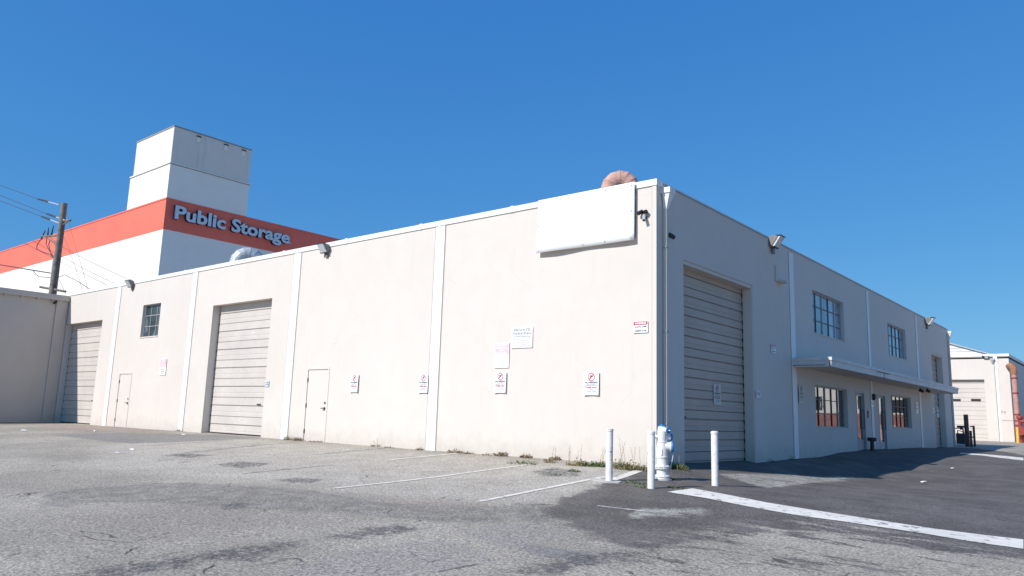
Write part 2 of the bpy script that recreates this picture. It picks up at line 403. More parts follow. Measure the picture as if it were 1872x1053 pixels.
nx, ny = len(XS), len(YS)
me = bpy.data.meshes.new('parking_lot')
V = np.stack([GX.ravel(), GY.ravel(), GZ.ravel()], 1)
ii = np.arange(nx * ny).reshape(ny, nx)
Q = np.stack([ii[:-1, :-1].ravel(), ii[:-1, 1:].ravel(), ii[1:, 1:].ravel(), ii[1:, :-1].ravel()], 1)
me.vertices.add(len(V)); me.vertices.foreach_set('co', V.ravel())
me.loops.add(len(Q) * 4); me.loops.foreach_set('vertex_index', Q.ravel().astype(np.int32))
me.polygons.add(len(Q)); me.polygons.foreach_set('loop_start', np.arange(0, len(Q) * 4, 4, dtype=np.int32))
me.polygons.foreach_set('loop_total', np.full(len(Q), 4, np.int32))
me.update(calc_edges=True); me.polygons.foreach_set('use_smooth', np.ones(len(Q), bool))
for k_, d in regions.items():
    a = me.attributes.new(k_, 'FLOAT', 'POINT'); a.data.foreach_set('value', d.ravel().astype(np.float32))
ground = link(bpy.data.objects.new('parking_lot', me)); tag(ground, 'worn grey asphalt parking lot with black sealed drive', None, None, 'structure')

n = NT('old_asphalt')
def edge(name, amp, soft, nscale, det=6, rough=.7, off=0.0):
    k = n.math('MULTIPLY', n.math('SUBTRACT', n.noise(nscale, det, rough), .5), amp)
    return n.ramp(n.math('ADD', n.math('ADD', n.attr(name), k), off), -soft, soft)
agg = n.noise(33, 5, .85); agg2 = n.voro(120).outputs['Distance']; big = n.noise(.28, 5, .6); mid = n.noise(1.7, 6, .65)
stretch = n.noise(1.0, 6, .65, n.map((.5, 1.9, 1), (0, 0, .55)))
base = n.mix(n.ramp(big, .35, .65), (.305, .27, .218), (.425, .378, .305))
base = n.mix(n.math('MULTIPLY', n.ramp(mid, .52, .72), .4), base, (.29, .26, .212))
base = n.mix(n.math('MULTIPLY', n.ramp(stretch, .55, .7), .4), base, (.28, .25, .20))
base = n.mix(n.math('MULTIPLY', edge('stall', .8, .5, 1.2), .6), base, n.mix(n.ramp(mid, .35, .65), (.44, .39, .32), (.56, .505, .42)))
base = n.mix(n.math('MULTIPLY', edge('red', .8, .3, 3), .4), base, (.33, .235, .19))
bandc = n.mix(n.ramp(n.noise(3, 5, .7), .35, .65), (.20, .18, .152), (.31, .28, .235))
base = n.mix(n.math('MULTIPLY', edge('band', .5, .09, 3.5), .85), base, bandc)
base = n.mix(n.math('MULTIPLY', edge('patch', .25, .05, 2), .8), base, (.235, .22, .20))
base = n.mix(n.math('MULTIPLY', edge('slab', .12, .035, 3), .75), base, (.32, .29, .25))
oilm = n.math('MULTIPLY', edge('oil', .9, .12, 4, 8, .75), n.ramp(n.noise(11, 5, .75), .36, .56)); base = n.mix(n.math('MULTIPLY', oilm, .8), base, (.075, .072, .072))
# black sealer, broken up where it has worn through
sealc = n.mix(n.ramp(n.noise(1.2, 5, .6), .35, .7), (.112, .098, .084), (.168, .149, .13))
sm = edge('seal', .9, .10, 2.0, 9, .72, .06)
wear_in = n.math('MULTIPLY', n.ramp(n.attr('smear'), -.5, .4), 1.0)
wv = n.noise(1.0, 9, .78, n.map((1.0, 3.4, 1), (0, 0, .25)))
wv = n.math('ADD', wv, n.math('MULTIPLY', n.math('SUBTRACT', n.noise(22, 4, .8), .5), .22)); worn = n.math('MULTIPLY', n.ramp(wv, .50, .535), wear_in)
specks = n.ramp(n.noise(1.0, 8, .75, n.map((1.2, 4, 1), (0, 0, .1), None, (5, 2, 0))), .68, .72)
palem = edge('pale', .9, .12, 4, 8, .75)
palem = n.math('MULTIPLY', palem, n.ramp(n.noise(6, 6, .8), .36, .52))
wear = n.math('MAXIMUM', n.math('MAXIMUM', worn, n.math('MULTIPLY', specks, .5)), palem)
# thin remnants of the same sealer near the edge of the drive
rem = n.math('MULTIPLY', n.ramp(n.attr('smear'), -.4, .6), n.ramp(n.noise(1.0, 9, .78, n.map((1.1, 3.2, 1), (0, 0, .3), None, (9, 1, 0))), .53, .57))
sealmask = n.math('MAXIMUM', n.math('MULTIPLY', sm, n.math('SUBTRACT', 1.0, wear)), n.math('MULTIPLY', rem, n.math('SUBTRACT', 1.0, sm)), clamp=True)
palec = n.mix(n.ramp(mid, .4, .6), (.30, .285, .24), (.42, .40, .34)); base = n.mix(palem, base, palec)
col = n.mix(sealmask, base, sealc)
# cracks
wp = n.t.nodes.new('ShaderNodeVectorMath'); wp.operation = 'ADD'
nn = n.t.nodes.new('ShaderNodeTexNoise'); n.link(n.pos, nn.inputs['Vector']); nn.inputs['Scale'].default_value = 1.6; nn.inputs['Detail'].default_value = 8
sc_ = n.t.nodes.new('ShaderNodeVectorMath'); sc_.operation = 'SCALE'; n.link(nn.outputs['Color'], sc_.inputs[0]); sc_.inputs[3].default_value = .9
n.link(n.pos, wp.inputs[0]); n.link(sc_.outputs[0], wp.inputs[1])
flat = n.map((1, 1, 0), src=wp.outputs[0])
ck = n.voro(.42, 'DISTANCE_TO_EDGE', flat).outputs['Distance']; ck2 = n.voro(1.6, 'DISTANCE_TO_EDGE', flat).outputs['Distance']
cm = n.math('MULTIPLY', n.ramp(ck, .0015, .006, 1, 0), n.ramp(n.noise(.9, 4, .6), .54, .60))
cm2 = n.math('MULTIPLY', n.ramp(ck2, .004, .014, 1, 0), n.ramp(n.noise(.8, 4, .6, n.map((1, 1, 1), (0, 0, 0), None, (3, 7, 0))), .62, .66))
cmx = n.math('MULTIPLY', n.math('MAXIMUM', cm, cm2), n.math('SUBTRACT', 1.0, n.math('MULTIPLY', sm, .8)))
# stone speckle of the aggregate
spk = n.math('MULTIPLY', n.ramp(agg, .36, .66, .40, 1.66), n.ramp(agg2, .15, .6, 1.12, .88))
vm = n.t.nodes.new('ShaderNodeVectorMath'); vm.operation = 'SCALE'; n.link(col, vm.inputs[0]); n.link(spk, vm.inputs[3])
col = n.mix(n.math('MULTIPLY', cmx, .8), vm.outputs[0], (.045, .042, .04))
pit2 = n.math('MULTIPLY', n.ramp(n.voro(17, 'F1', n.map((1, 1, 1), (0, 0, 0), None, (2, 9, 1))).outputs['Distance'], .10, .17, 1, 0), n.ramp(n.noise(1.3, 4, .7), .42, .62)); col = n.mix(n.math('MULTIPLY', pit2, .6), col, (.08, .073, .066))
pits = n.ramp(n.voro(9).outputs['Distance'], .05, .09, 1, 0)
col = n.mix(n.math('MULTIPLY', n.math('MULTIPLY', pits, n.ramp(n.attr('band'), -.3, .1)), .7), col, (.06, .05, .045))
stone = n.ramp(n.voro(5.3, 'F1', n.map((1, 1, 1), (0, 0, 0), None, (4, 4, 4))).outputs['Distance'], .028, .04, 1, 0); col = n.mix(n.math('MULTIPLY', stone, .45), col, (.55, .53, .5))
hh = n.math('ADD', n.math('MULTIPLY', agg, .8), n.math('ADD', n.math('MULTIPLY', mid, .6), n.math('MULTIPLY', cmx, -2.0)))
n.bump(hh, .55, .008)
me.materials.append(n.fin(col, n.ramp(sealmask, 0, 1, .93, .82), 0, .35))

# ------------------------------------------------------------------ painted markings and cracks laid on the paving
def marking_mat(name, col, wear, under=(.2, .2, .2), sc=(1, 1, 1)):
    n = NT(name); w_ = n.math('MAXIMUM', n.ramp(n.noise(7, 7, .75, n.map(sc)), wear, wear + .06), n.ramp(n.noise(45, 4, .7), .66, .72))
    c = n.mix(n.ramp(n.noise(2, 4), .3, .7), tuple(v * .86 for v in col), col); c = n.mix(n.math('MULTIPLY', w_, .85), c, under)
    n.bump(n.noise(70, 3), .4, .004); return n.fin(c, .8)
m_line = marking_mat('worn_white_line', (.78, .71, .60), .56, (.26, .25, .24))
m_line_faint = marking_mat('faded_white_line', (.60, .56, .50), .47, (.28, .27, .26))
m_line_wide = marking_mat('wide_white_line', (.80, .745, .645), .55, (.13, .12, .12))
def strip(name, pts, wd, mat, label, lift=.006, cat=None):
    """ribbon on the paving; wd is one width or one per point"""
    P = [Vector((p[0], p[1], 0)) for p in pts]; W = wd if isinstance(wd, (list, tuple)) else [wd] * len(P)
    mb = MB(); rows = []
    for i in range(len(P) - 1):
        L = (P[i+1] - P[i]).length; k = max(1, int(L / .12))
        for j in range(k + (1 if i == len(P) - 2 else 0)):
            t = j / k; c = P[i].lerp(P[i+1], t); ww = W[i] * (1 - t) + W[i+1] * t
            d = (P[i+1] - P[i]).normalized(); s_ = Vector((-d.y, d.x, 0)); row = []
            for q in (-.5, -.17, .17, .5):
                v = c + s_ * ww * q; row.append((v.x, v.y, G(v.x, v.y) + lift))
            rows.append(row)
    Vv = [p for r in rows for p in r]; Fs = []
    for i in range(len(rows) - 1):
        for j in range(3): a = i * 4 + j; Fs.append((a, a + 1, a + 5, a + 4))
    mb.raw(Vv, Fs); o = mb.build(name, mat, fix=False); tag(o, label, cat, None, 'structure'); return o
strip('parking_line', gp((877, 917), (1000, 892.5), (1108, 872)), .10, m_line, 'white stall line ending at the left post')
strip('parking_line', gp((1118, 878), (1145, 869), (1172, 859.5)), .15, m_line, 'thick white paint beside the hydrant corner')
strip('parking_line', gp((613, 893), (780, 874.5), (968, 849)), .10, m_line, 'white stall line left of the corner stall')
strip('parking_line', gp((444, 866), (608, 850)), .07, m_line_faint, 'faint broken stall line near the dark door')
strip('parking_line', gp((713, 841), (836, 829)), .10, m_line, 'white stall line below the blank wall')
strip('parking_line', gp((578, 830.5), (700, 819)), .09, m_line_faint, 'faded stall line right of the tan door')
strip('parking_line', gp((335, 827.5), (547, 808)), .07, m_line_faint, 'faded stall line under the third pilaster')
strip('parking_line', gp((267, 814), (400, 806.5), (474, 801.5)), .07, m_line_faint, 'faded stall line before the roller door')
strip('parking_line', gp((1092, 925), (1200, 938)), .06, m_line_faint, 'faint short line on the black seal')
def ribbon(name, top, bot, mat, label):
    """wide band given by its two measured edges"""
    mb = MB(); rows = []
    T = gp(*top); B = gp(*bot)
    for i in range(len(T) - 1):
        k = max(2, int((T[i+1] - T[i]).length / .15))
        for j in range(k + (1 if i == len(T) - 2 else 0)):
            t = j / k; a = T[i].lerp(T[i+1], t); b = B[i].lerp(B[i+1], t); row = []
            for q in range(6): v = a.lerp(b, q / 5); row.append((v.x, v.y, G(v.x, v.y) + .006))
            rows.append(row)
    Fs = [(i*6+j, i*6+j+1, i*6+j+7, i*6+j+6) for i in range(len(rows) - 1) for j in range(5)]
    mb.raw([p for r in rows for p in r], Fs); tag(mb.build(name, mat, fix=False), label, None, None, 'structure')
ribbon('wide_road_line', ((1266, 893.5), (1330, 905), (1400, 919), (1480, 932), (1570, 946), (1700, 966), (1800, 979), (1871, 987)), ((1219, 900), (1290, 911), (1370, 927), (1460, 943), (1550, 955), (1690, 976), (1790, 993), (1871, 1004)), m_line_wide, 'wide white line crossing the black drive')
ribbon('wide_road_line', ((1757, 828), (1800, 830.5), (1840, 834), (1871, 837)), ((1753, 829.5), (1795, 833), (1835, 838), (1871, 842)), m_line_wide, 'far white line at the end of the drive')
m_crack = paint('dark_crack', (.05, .045, .04), .95)  # flat dark colour of the crack strips
def crack(pts, wd, lab):
    P = [Vector((p.x, p.y, 0)) for p in gp(*pts)]; amp = .10
    for it in range(5):                                               # midpoint displacement gives the jagged run of a real crack
        Q = [P[0]]
        for a, b in zip(P[:-1], P[1:]):
            L = (b - a).length; d = Vector((-(b - a).y, (b - a).x, 0)); m_ = a.lerp(b, random.uniform(.35, .65)) + d * random.uniform(-amp, amp); Q += [m_, b]
        P = Q
        if sum((b - a).length for a, b in zip(P[:-1], P[1:])) / len(P) < .05: break
    W = []; k = 0.6
    for _ in P: k = min(.8, max(.03, k + random.uniform(-.35, .3))); W.append(wd * k)
    strip('pavement_crack', P, W, m_crack, lab, .007)
crack(((150, 980), (240, 993), (267, 997)), .012, 'shallow crack at lower left')
crack(((60, 1048), (30, 1020)), .012, 'short crack in the lower left corner')
crack(((267, 997), (232, 1010), (215, 1021)), .016, 'forked crack in the lower left paving')
crack(((275, 1022), (300, 1014), (355, 1008)), .014, 'broken crack above the long oil stain')
crack(((372, 1050), (392, 1033)), .016, 'crack crossing the foot of the oil stain')
crack(((420, 1038), (470, 1034), (520, 1024), (575, 1017)), .014, 'crack beside the long oil stain')
crack(((0, 1020), (40, 1012)), .014, 'crack at the left edge of the view')
crack(((660, 862), (700, 857), (733, 851)), .02, 'crack inside the second stall')
crack(((800, 1046), (850, 1036), (895, 1029)), .02, 'crack along the lower patch edge')
crack(((1020, 955), (1050, 962), (1085, 970)), .02, 'crack at the edge of the seal coat')
m_stone = paint('loose_stone', (.30, .27, .24), .9, .3, 30)
mb = MB(); rnd = random.Random(11)
for i in range(3200):
    px = rnd.uniform(0, 1871); py = 1053 - 210 * rnd.random() ** 1.5
    d_ = ray(px, py)
    if i % 3 == 0: px = rnd.uniform(560, 1100); py = rnd.uniform(905, 960); d_ = ray(px, py)
    t0_ = (-.62 - CAM.z) / d_.z; p = CAM + d_ * t0_; z_ = G(p.x, p.y); t0_ = (z_ - CAM.z) / d_.z; p = CAM + d_ * t0_; z_ = G(p.x, p.y)
    if p.y > -.3 or (p.x > .2 and p.y > -3 and rnd.random() < .7): continue
    r = rnd.uniform(.002, .008); a0_ = rnd.random() * 6.28
    V_ = [(p.x + math.cos(a0_ + k * 2.1) * r * rnd.uniform(.7, 1.2), p.y + math.sin(a0_ + k * 2.1) * r * rnd.uniform(.7, 1.2), z_ + .002) for k in range(3)] + [(p.x, p.y, z_ + r * .9)]
    mb.raw(V_, [(0, 1, 3), (1, 2, 3), (2, 0, 3)])
tag(mb.build('loose_gravel', m_stone, None, fix=False), 'loose gravel crumbs scattered over the worn asphalt', 'gravel', None, 'stuff')

# ------------------------------------------------------------------ wall builder
def wall_with_holes(mb, axis, u0, u1, z0, z1, holes, depth_sign, mi=0):
    """axis 1: wall on y=0 running in x; axis 0: wall on x=0 running in y. holes: (u0,u1,z0,z1,depth)"""
    us = sorted({u0, u1} | {h[0] for h in holes} | {h[1] for h in holes}); zs = sorted({z0, z1} | {h[2] for h in holes} | {h[3] for h in holes})
    def P(u, z, d=0): return (u, d * depth_sign, z) if axis == 1 else (d * depth_sign, u, z)
    for i in range(len(us) - 1):
        for j in range(len(zs) - 1):
            uc, zc = (us[i] + us[i+1]) / 2, (zs[j] + zs[j+1]) / 2
            if any(h[0] < uc < h[1] and h[2] < zc < h[3] for h in holes): continue
            mb.face([P(us[i], zs[j]), P(us[i+1], zs[j]), P(us[i+1], zs[j+1]), P(us[i], zs[j+1])], mi)
    for (a, b, c, d, dep) in holes:
        mb.face([P(a, c), P(a, d), P(a, d, dep), P(a, c, dep)], mi); mb.face([P(b, c), P(b, d), P(b, d, dep), P(b, c, dep)], mi)
        mb.face([P(a, d), P(b, d), P(b, d, dep), P(a, d, dep)], mi); mb.face([P(a, c), P(b, c), P(b, c, dep), P(a, c, dep)], mi)

HT = 5.66; ZB = -1.2
XL = -29.36; YE = 28.37
def rect1(tl, br): a = A1(*tl); b = A1(*br); return [min(a[0], b[0]), max(a[0], b[0]), min(a[1], b[1]), max(a[1], b[1])]
# openings of the sunlit wall
g3 = [-16.86, -13.36, ZB, 4.255]
g4 = [XL + .02, A1(187.6, 584.5)[0], ZB, A1(187.6, 584.5)[1]]
d1x0, d1z = A1(562.5, 672); d1x1 = A1(603.5, 671)[0]
md1 = [d1x0, d1x1, ZB, d1z]
d2x0, d2z = A1(219, 681); d2x1 = A1(242, 681)[0]
md2 = [d2x0, d2x1, ZB, d2z]
wn = [A1(262.5, 558)[0], A1(294.8, 554)[0], A1(255, 617)[1], A1(262.5, 558)[1]]
H1 = [g3 + [.30], g4 + [.30], md1 + [.05], md2 + [.05], wn + [.14]]
# openings of the shaded wall
def rect2(l, r, top, bot): return [l, r, bot, top]
f1 = [A2(1249.2, 474.4)[0], A2(1375.5, 519.8)[0], ZB, A2(1249.2, 474.4)[1]]
f2 = [A2(1702, 643)[0], A2(1729, 760)[0], ZB, A2(1702, 643.5)[1]]
up1 = [A2(1485.5, 560)[0], A2(1543.3, 600)[0], A2(1489, 608)[1], A2(1484.6, 529)[1]]
up2 = [A2(1623.5, 615)[0], A2(1656.2, 630)[0], A2(1625.2, 648.5)[1], A2(1622.7, 590)[1]]
lo1 = [A2(1491.5, 740)[0], A2(1549.6, 745)[0], A2(1493.4, 781)[1], A2(1490.4, 703.5)[1]]
lo2 = [A2(1630.5, 750)[0], A2(1666, 755)[0], A2(1632.4, 782)[1], A2(1629.4, 721.7)[1]]
gd1 = [A2(1566, 760)[0], A2(1582, 760)[0], ZB, A2(1564.6, 714)[1]]
gd2 = [A2(1606.5, 760)[0], A2(1620, 760)[0], ZB, A2(1604.5, 719.3)[1]]
H2 = [f1 + [.30], f2 + [.30], up1 + [.14], up2 + [.14], lo1 + [.14], lo2 + [.14], gd1 + [.12], gd2 + [.12]]

B = thing('warehouse', (0, 0, 0), 'long low cream warehouse with white pilasters and tan roller doors', 'building')
mb = MB()
wall_with_holes(mb, 1, XL - 6, 0, ZB, HT, H1, 1)
wall_with_holes(mb, 0, 0, YE, ZB, HT, H2, -1)
mb.face([(XL - 6, 0, ZB), (XL - 6, YE, ZB), (XL - 6, YE, HT), (XL - 6, 0, HT)]); mb.face([(XL - 6, YE, ZB), (0, YE, ZB), (0, YE, HT), (XL - 6, YE, HT)])
mb.build('wall', m_wall, B)
mb = MB(); mb.box(XL - 5.9, -.06, .06, YE - .06, HT - .35, HT - .25); mb.build('roof', m_roof, B)
# metal coping that folds over the parapet
mb = MB(); t = .028
def coping(mb, x0, x1, y0, y1): mb.box(x0, x1, y0, y1, HT - .115, HT + .015)
coping(mb, XL - 6.03, t, -t, .22); coping(mb, XL - 6.03, -.223, YE - .2, YE + t)
mb.build('parapet_coping', m_white, B)
mb = MB(); mb.box(-.22, .008, .223, YE - .203, HT - .07, HT + .012); mb.build('parapet_coping', m_wall, B)
mb = MB(); mb.box(.008, .012, .223, YE - .203, HT - .045, HT - .02); mb.build('coping_edge', m_joint, B)
mb = MB()
for xx in np.arange(XL + 1.2, -.4, 3.05): mb.box(xx - .05, xx + .05, -t - .004, .15, HT - .118, HT + .032)
mb.build('coping_joint', m_white, B)
# pilaster strips with their joints
def pil1(x0, x1):
    mb = MB(); mb.box(x0, x1, -.014, .02, ZB, HT - .12); o = mb.build('pilaster', m_white, B)
    j = MB(); j.box(x0 - .028, x0, -.004, .02, ZB, HT - .12); j.box(x1, x1 + .028, -.004, .02, ZB, HT - .12); j.build('joint', m_joint, o)
def pil2(y0, y1, zt=HT - .12):
    mb = MB(); mb.box(-.02, .014, y0, y1, ZB, zt); o = mb.build('pilaster', m_white, B)
    j = MB(); j.box(-.02, .004, y0 - .028, y0, ZB, zt); j.box(-.02, .004, y1, y1 + .028, ZB, zt); j.build('joint', m_joint, o)
for a, b in ((-6.253, -5.932), (-12.34, -11.99), (-18.43, -18.1), (-24.47, -24.13)): pil1(a, b)
for a, b in ((7.28, 7.60), (14.62, 14.86), (21.65, 21.92)): pil2(a, b)
mb = MB(); mb.box(-.085, .012, -.012, -.001, ZB, HT - .12); mb.build('corner_strip', m_wall, B)     # narrow corner strip
mb = MB(); mb.box(-.095, -.085, -.006, .01, ZB, HT - .12); mb.build('corner_joint', m_joint, B)

def roller_door(axis, u0, u1, ztop, depth, parent, signx=1, pitch=.61, zb=-.5, mats=(m_door, m_door_line), side_gap=.035):
    """sectional door: leaves with a lip and a mid rib; axis 1 faces -y, axis 0 faces +x"""
    prof = []; z = ztop
    def P(u, z, d): return (u, depth - d, z) if axis == 1 else (-(depth - d) * 1.0, u, z)
    mb = MB(); ln = MB(); k = 0
    while z > zb:
        z2 = z - pitch
        segs = [(z, .018), (z - .012, .034), (z - pitch * .40, .034), (z - pitch * .40 - .004, .020), (z - pitch * .40 - .03, .020), (z - pitch * .40 - .036, .034),
                (z - pitch * .74, .034), (z - pitch * .74 - .006, .028), (z - pitch * .74 - .03, .028), (z - pitch * .74 - .036, .034), (z2 + .010, .034), (z2 + .004, .014), (z2, .014)]
        for (za, da), (zb_, db) in zip(segs[:-1], segs[1:]):
            mb.face([P(u0 + side_gap, za, da), P(u1 - side_gap, za, da), P(u1 - side_gap, zb_, db), P(u0 + side_gap, zb_, db)])
        if axis == 1:
            ln.box(u0 + side_gap, u1 - side_gap, depth - .0365, depth - .030, z2 - .012, z2 + .006)
            ln.box(u0 + side_gap, u1 - side_gap, depth - .0365, depth - .030, z - pitch * .4 - .020, z - pitch * .4 - .008)
        else:
            ln.box(-(depth - .0365), -(depth - .030), u0 + side_gap, u1 - side_gap, z2 - .010, z2 + .004)
            ln.box(-(depth - .0365), -(depth - .030), u0 + side_gap, u1 - side_gap, z - pitch * .4 - .016, z - pitch * .4 - .008)
        z = z2
    o = mb.build('roller_door', mats[0], parent, fix=False)
    ln.build('panel_seam', mats[1], o)
    g = MB()
    for a, b in ((u0, u0 + side_gap + .002), (u1 - side_gap - .002, u1)):
        if axis == 1: g.box(a + .001, b, depth - .012, depth + .03, zb, ztop)
        else: g.box(-depth - .03, -(depth - .012), a + .001, b - .001, zb, ztop)
    g.build('door_guide', m_dark, o)
    h = MB()
    zz = ztop; k = 0
    while zz > 0:                                                    # hinge notches along both edges
        zz -= pitch / 2
        for a in (u0 + .028, u1 - .058):
            if axis == 1: h.box(a, a + .03, depth - .045, depth - .03, zz - .03, zz + .03)
            else: h.box(-(depth - .045), -(depth - .03), a, a + .03, zz - .05, zz + .05)
    h.build('door_roller', m_dark, o)
    hd = MB(); zf = G(u0 + .5, 0) if axis == 1 else G(0, u0 + .5)
    if axis == 1: hd.box(u1 - .75, u1 - .55, depth - .06, depth - .034, zf + .95, zf + .99)
    else: hd.box(-(depth - .06), -(depth - .034), u0 + .35, u0 + .55, zf + .95, zf + .99)
    hd.build('handle', m_iron, o)
    bs = MB()
    zl = min(G(u, -.02) if axis == 1 else G(.02, u) for u in (u0, (u0 + u1) / 2, u1)) - .1
    if axis == 1: bs.box(u0 + .04, u1 - .04, depth - .045, depth - .036, zl, zf + .045)
    else: bs.box(-(depth - .045), -(depth - .036), u0 + .04, u1 - .04, zl, zf + .02)
    bs.build('bottom_seal', m_dark, o)
    bk = MB()
    if axis == 1: bk.box(u0, u1, depth + .03, depth + .05, ZB, ztop + .01)
    else: bk.box(-depth - .05, -depth - .03, u0, u1, ZB, ztop + .01)
    bk.build('backing', m_dark, o)
    return o
roller_door(1, g3[0], g3[1], g3[3], .30, B)
roller_door(1, g4[0], g4[1], g4[3], .30, B)
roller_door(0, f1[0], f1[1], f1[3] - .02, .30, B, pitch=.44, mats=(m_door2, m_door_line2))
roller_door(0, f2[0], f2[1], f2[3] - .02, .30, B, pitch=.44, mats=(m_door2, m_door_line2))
for f_ in (f1, f2):
    mb = MB(); mb.box(-.31, -.02, f_[0] + .004, f_[1] - .004, f_[3] - .085, f_[3] - .003); mb.box(-.24, -.01, f_[1] - .05, f_[1] - .003, ZB, f_[3] - .088); mb.build('door_head_trim', m_wall, B)

def sash(axis, r, rows, cols, parent, glassmat, framemat, depth, heavy=(), name='window', t=.022):
    u0, u1, z0, z1 = r
    def box(mb, a, b, d0, d1, c, d):
        if axis == 1: mb.box(a, b, depth - d1, depth - d0, c, d)
        else: mb.box(-(depth - d0), -(depth - d1), a, b, c, d)
    fr = MB(); e = .035; hv = MB()
    box(fr, u0, u0 + e, 0, .05, z0, z1); box(fr, u1 - e, u1, 0, .05, z0, z1); box(fr, u0 + e, u1 - e, 0, .05, z1 - e, z1); box(fr, u0 + e, u1 - e, 0, .05, z0, z0 + e)
    o = fr.build(name, framemat, parent)
    mt = MB()
    for i in range(1, cols):
        u = u0 + (u1 - u0) * i / cols; w_ = t * (2.1 if i in heavy else 1) / 2; box(hv if i in heavy else mt, u - w_, u + w_, .004, .032, z0 + e, z1 - e)
    for j in range(1, rows):
        z = z0 + (z1 - z0) * j / rows; box(mt, u0 + e, u1 - e, .004, .028, z - t / 2, z + t / 2)
    mt.build('muntin', m_muntin if axis == 0 else framemat, o)
    if heavy: hv.build('mullion', framemat, o)
    gl = MB(); box(gl, u0 + .01, u1 - .01, -.01, .006, z0 + .01, z1 - .01); gl.build('pane', glassmat, o)
    si = MB()
    if axis == 1: si.box(u0 - .01, u1 + .01, -.02, depth - .052, z0 - .03, z0 + .004)
    else: si.box(-(depth - .052), .02, u0 - .01, u1 + .01, z0 - .03, z0 + .004)
    si.build('sill', m_wall, o)
    return o
sash(1, wn, 3, 3, B, m_glass_old, m_frame, .14, name='window')
sash(0, up1, 3, 5, B, m_glass_up, m_frame, .14, (2, 4)); sash(0, up2, 3, 5, B, m_glass_up, m_frame, .14, ())
sash(0, lo1, 3, 5, B, m_glass, m_frame, .14, (2, 4)); sash(0, lo2, 3, 5, B, m_glass, m_frame, .14, ())

def man_door(r, hinge_left=True):
    x0, x1, _, z1 = r
    fr = MB(); fr.box(x0, x0 + .05, -.012, .06, ZB, z1); fr.box(x1 - .05, x1, -.012, .06, ZB, z1); fr.box(x0 + .05, x1 - .05, -.012, .06, z1 - .06, z1)
    o = fr.build('door_frame', m_wall, B)
    lf = MB(); lf.box(x0 + .056, x1 - .056, .012, .05, -.5, z1 - .066)
    d = lf.build('door', m_wall, B); bk = MB(); bk.box(x0 + .04, x1 - .04, .052, .06, ZB, z1 - .03); bk.build('gap', m_joint, d)
    h = MB()
    for zz in (.28, 1.0, z1 - .35): h.box(x0 + .048, x0 + .068, -.018, .012, zz - .055, zz + .055)
    h.build('hinge', m_iron, d)
    k = MB(); xx = x1 - .13
    k.lathe([(0, .035), (.02, .035), (.025, .012), (.06, .012)], (xx, .012, .93), (0, -1, 0), 12)
    k.box(xx - .105, xx + .012, -.055, -.038, .918, .942); k.build('handle', m_iron, d)
    q = MB(); q.lathe([(0, .028), (.02, .028), (.024, .01)], (xx, .012, 1.08), (0, -1, 0), 12); q.build('lock', m_iron, d)
man_door(md1); man_door(md2)

def glass_door(r, zg, pull_side=1):
    y0, y1, _, z1 = r; zb = G(.05, (y0 + y1) / 2) - .05
    fr = MB(); e = .06
    fr.box(-.10, .01, y0, y0 + e, zb, z1); fr.box(-.10, .01, y1 - e, y1, zb, z1); fr.box(-.10, .01, y0 + e, y1 - e, z1 - e, z1)
    fr.build('door_frame', m_frame, B)
    d = MB(); a, b = y0 + e + .01, y1 - e - .01
    d.box(-.09, -.05, a, a + .07, zb, z1 - e - .01); d.box(-.09, -.05, b - .07, b, zb, z1 - e - .01); d.box(-.09, -.05, a + .07, b - .07, z1 - e - .09, z1 - e - .01); d.box(-.09, -.05, a + .07, b - .07, zb, zg)
    o = d.build('glass_door', m_frame, B)
    g = MB(); g.box(-.08, -.07, a + .06, b - .06, zg - .01, z1 - e - .08); g.build('pane', m_glass_door, o)
    p = MB(); yy = b - .05 if pull_side > 0 else a + .05
    p.tube([(-.05, yy, .75 + zb), (0, yy, .75 + zb), (0, yy, 1.35 + zb), (-.05, yy, 1.35 + zb)], .014, 8); p.build('handle', m_black, o)
    bk = MB(); bk.box(-.12, -.10, y0, y1, ZB, z1); bk.build('backing', m_dark, o)
glass_door(gd1, A2(1568, 803)[1]); glass_door(gd2, A2(1609, 808)[1])

# entrance canopy
cy0, cy1 = A2(1449, 662)[0], A2(1735, 715)[0] * 0 + 23.97
cz = A2(1449, 655)[1]; cp = .98; ch = .235
mb = MB(); mb.box(-.0, cp - .02, cy0 + .02, cy1 - .02, cz - ch + .03, cz - .02); can = mb.build('canopy', m_wall, B)
mb = MB()
mb.box(.0, cp, cy0 - .03, cy0 + .02, cz - ch, cz); mb.box(cp - .02, cp + .03, cy0 - .03, cy1 + .03, cz - ch, cz); mb.box(.0, cp, cy1 - .02, cy1 + .03, cz - ch, cz)
mb.build('fascia', m_trim2, can)
mb = MB(); mb.box(.0, cp + .055, cy0 - .055, cy0 - .03, cz - .075, cz + .012); mb.box(cp + .03, cp + .055, cy0 - .03, cy1 + .055, cz - .075, cz + .012)
mb.build('drip_edge', m_trim2, can)
mb = MB(); mb.box(.0, cp - .12, cy0 - .038, cy0 - .03, cz - ch + .035, cz - ch + .05); mb.box(cp + .03, cp + .036, cy0 + 5.0, cy0 + 5.05, cz - ch - .04, cz + .05); mb.box(cp + .03, cp + .05, cy0 + 4.3, cy0 + 5.6, cz - .1, cz - .085); mb.build('canopy_seam', m_iron, can)

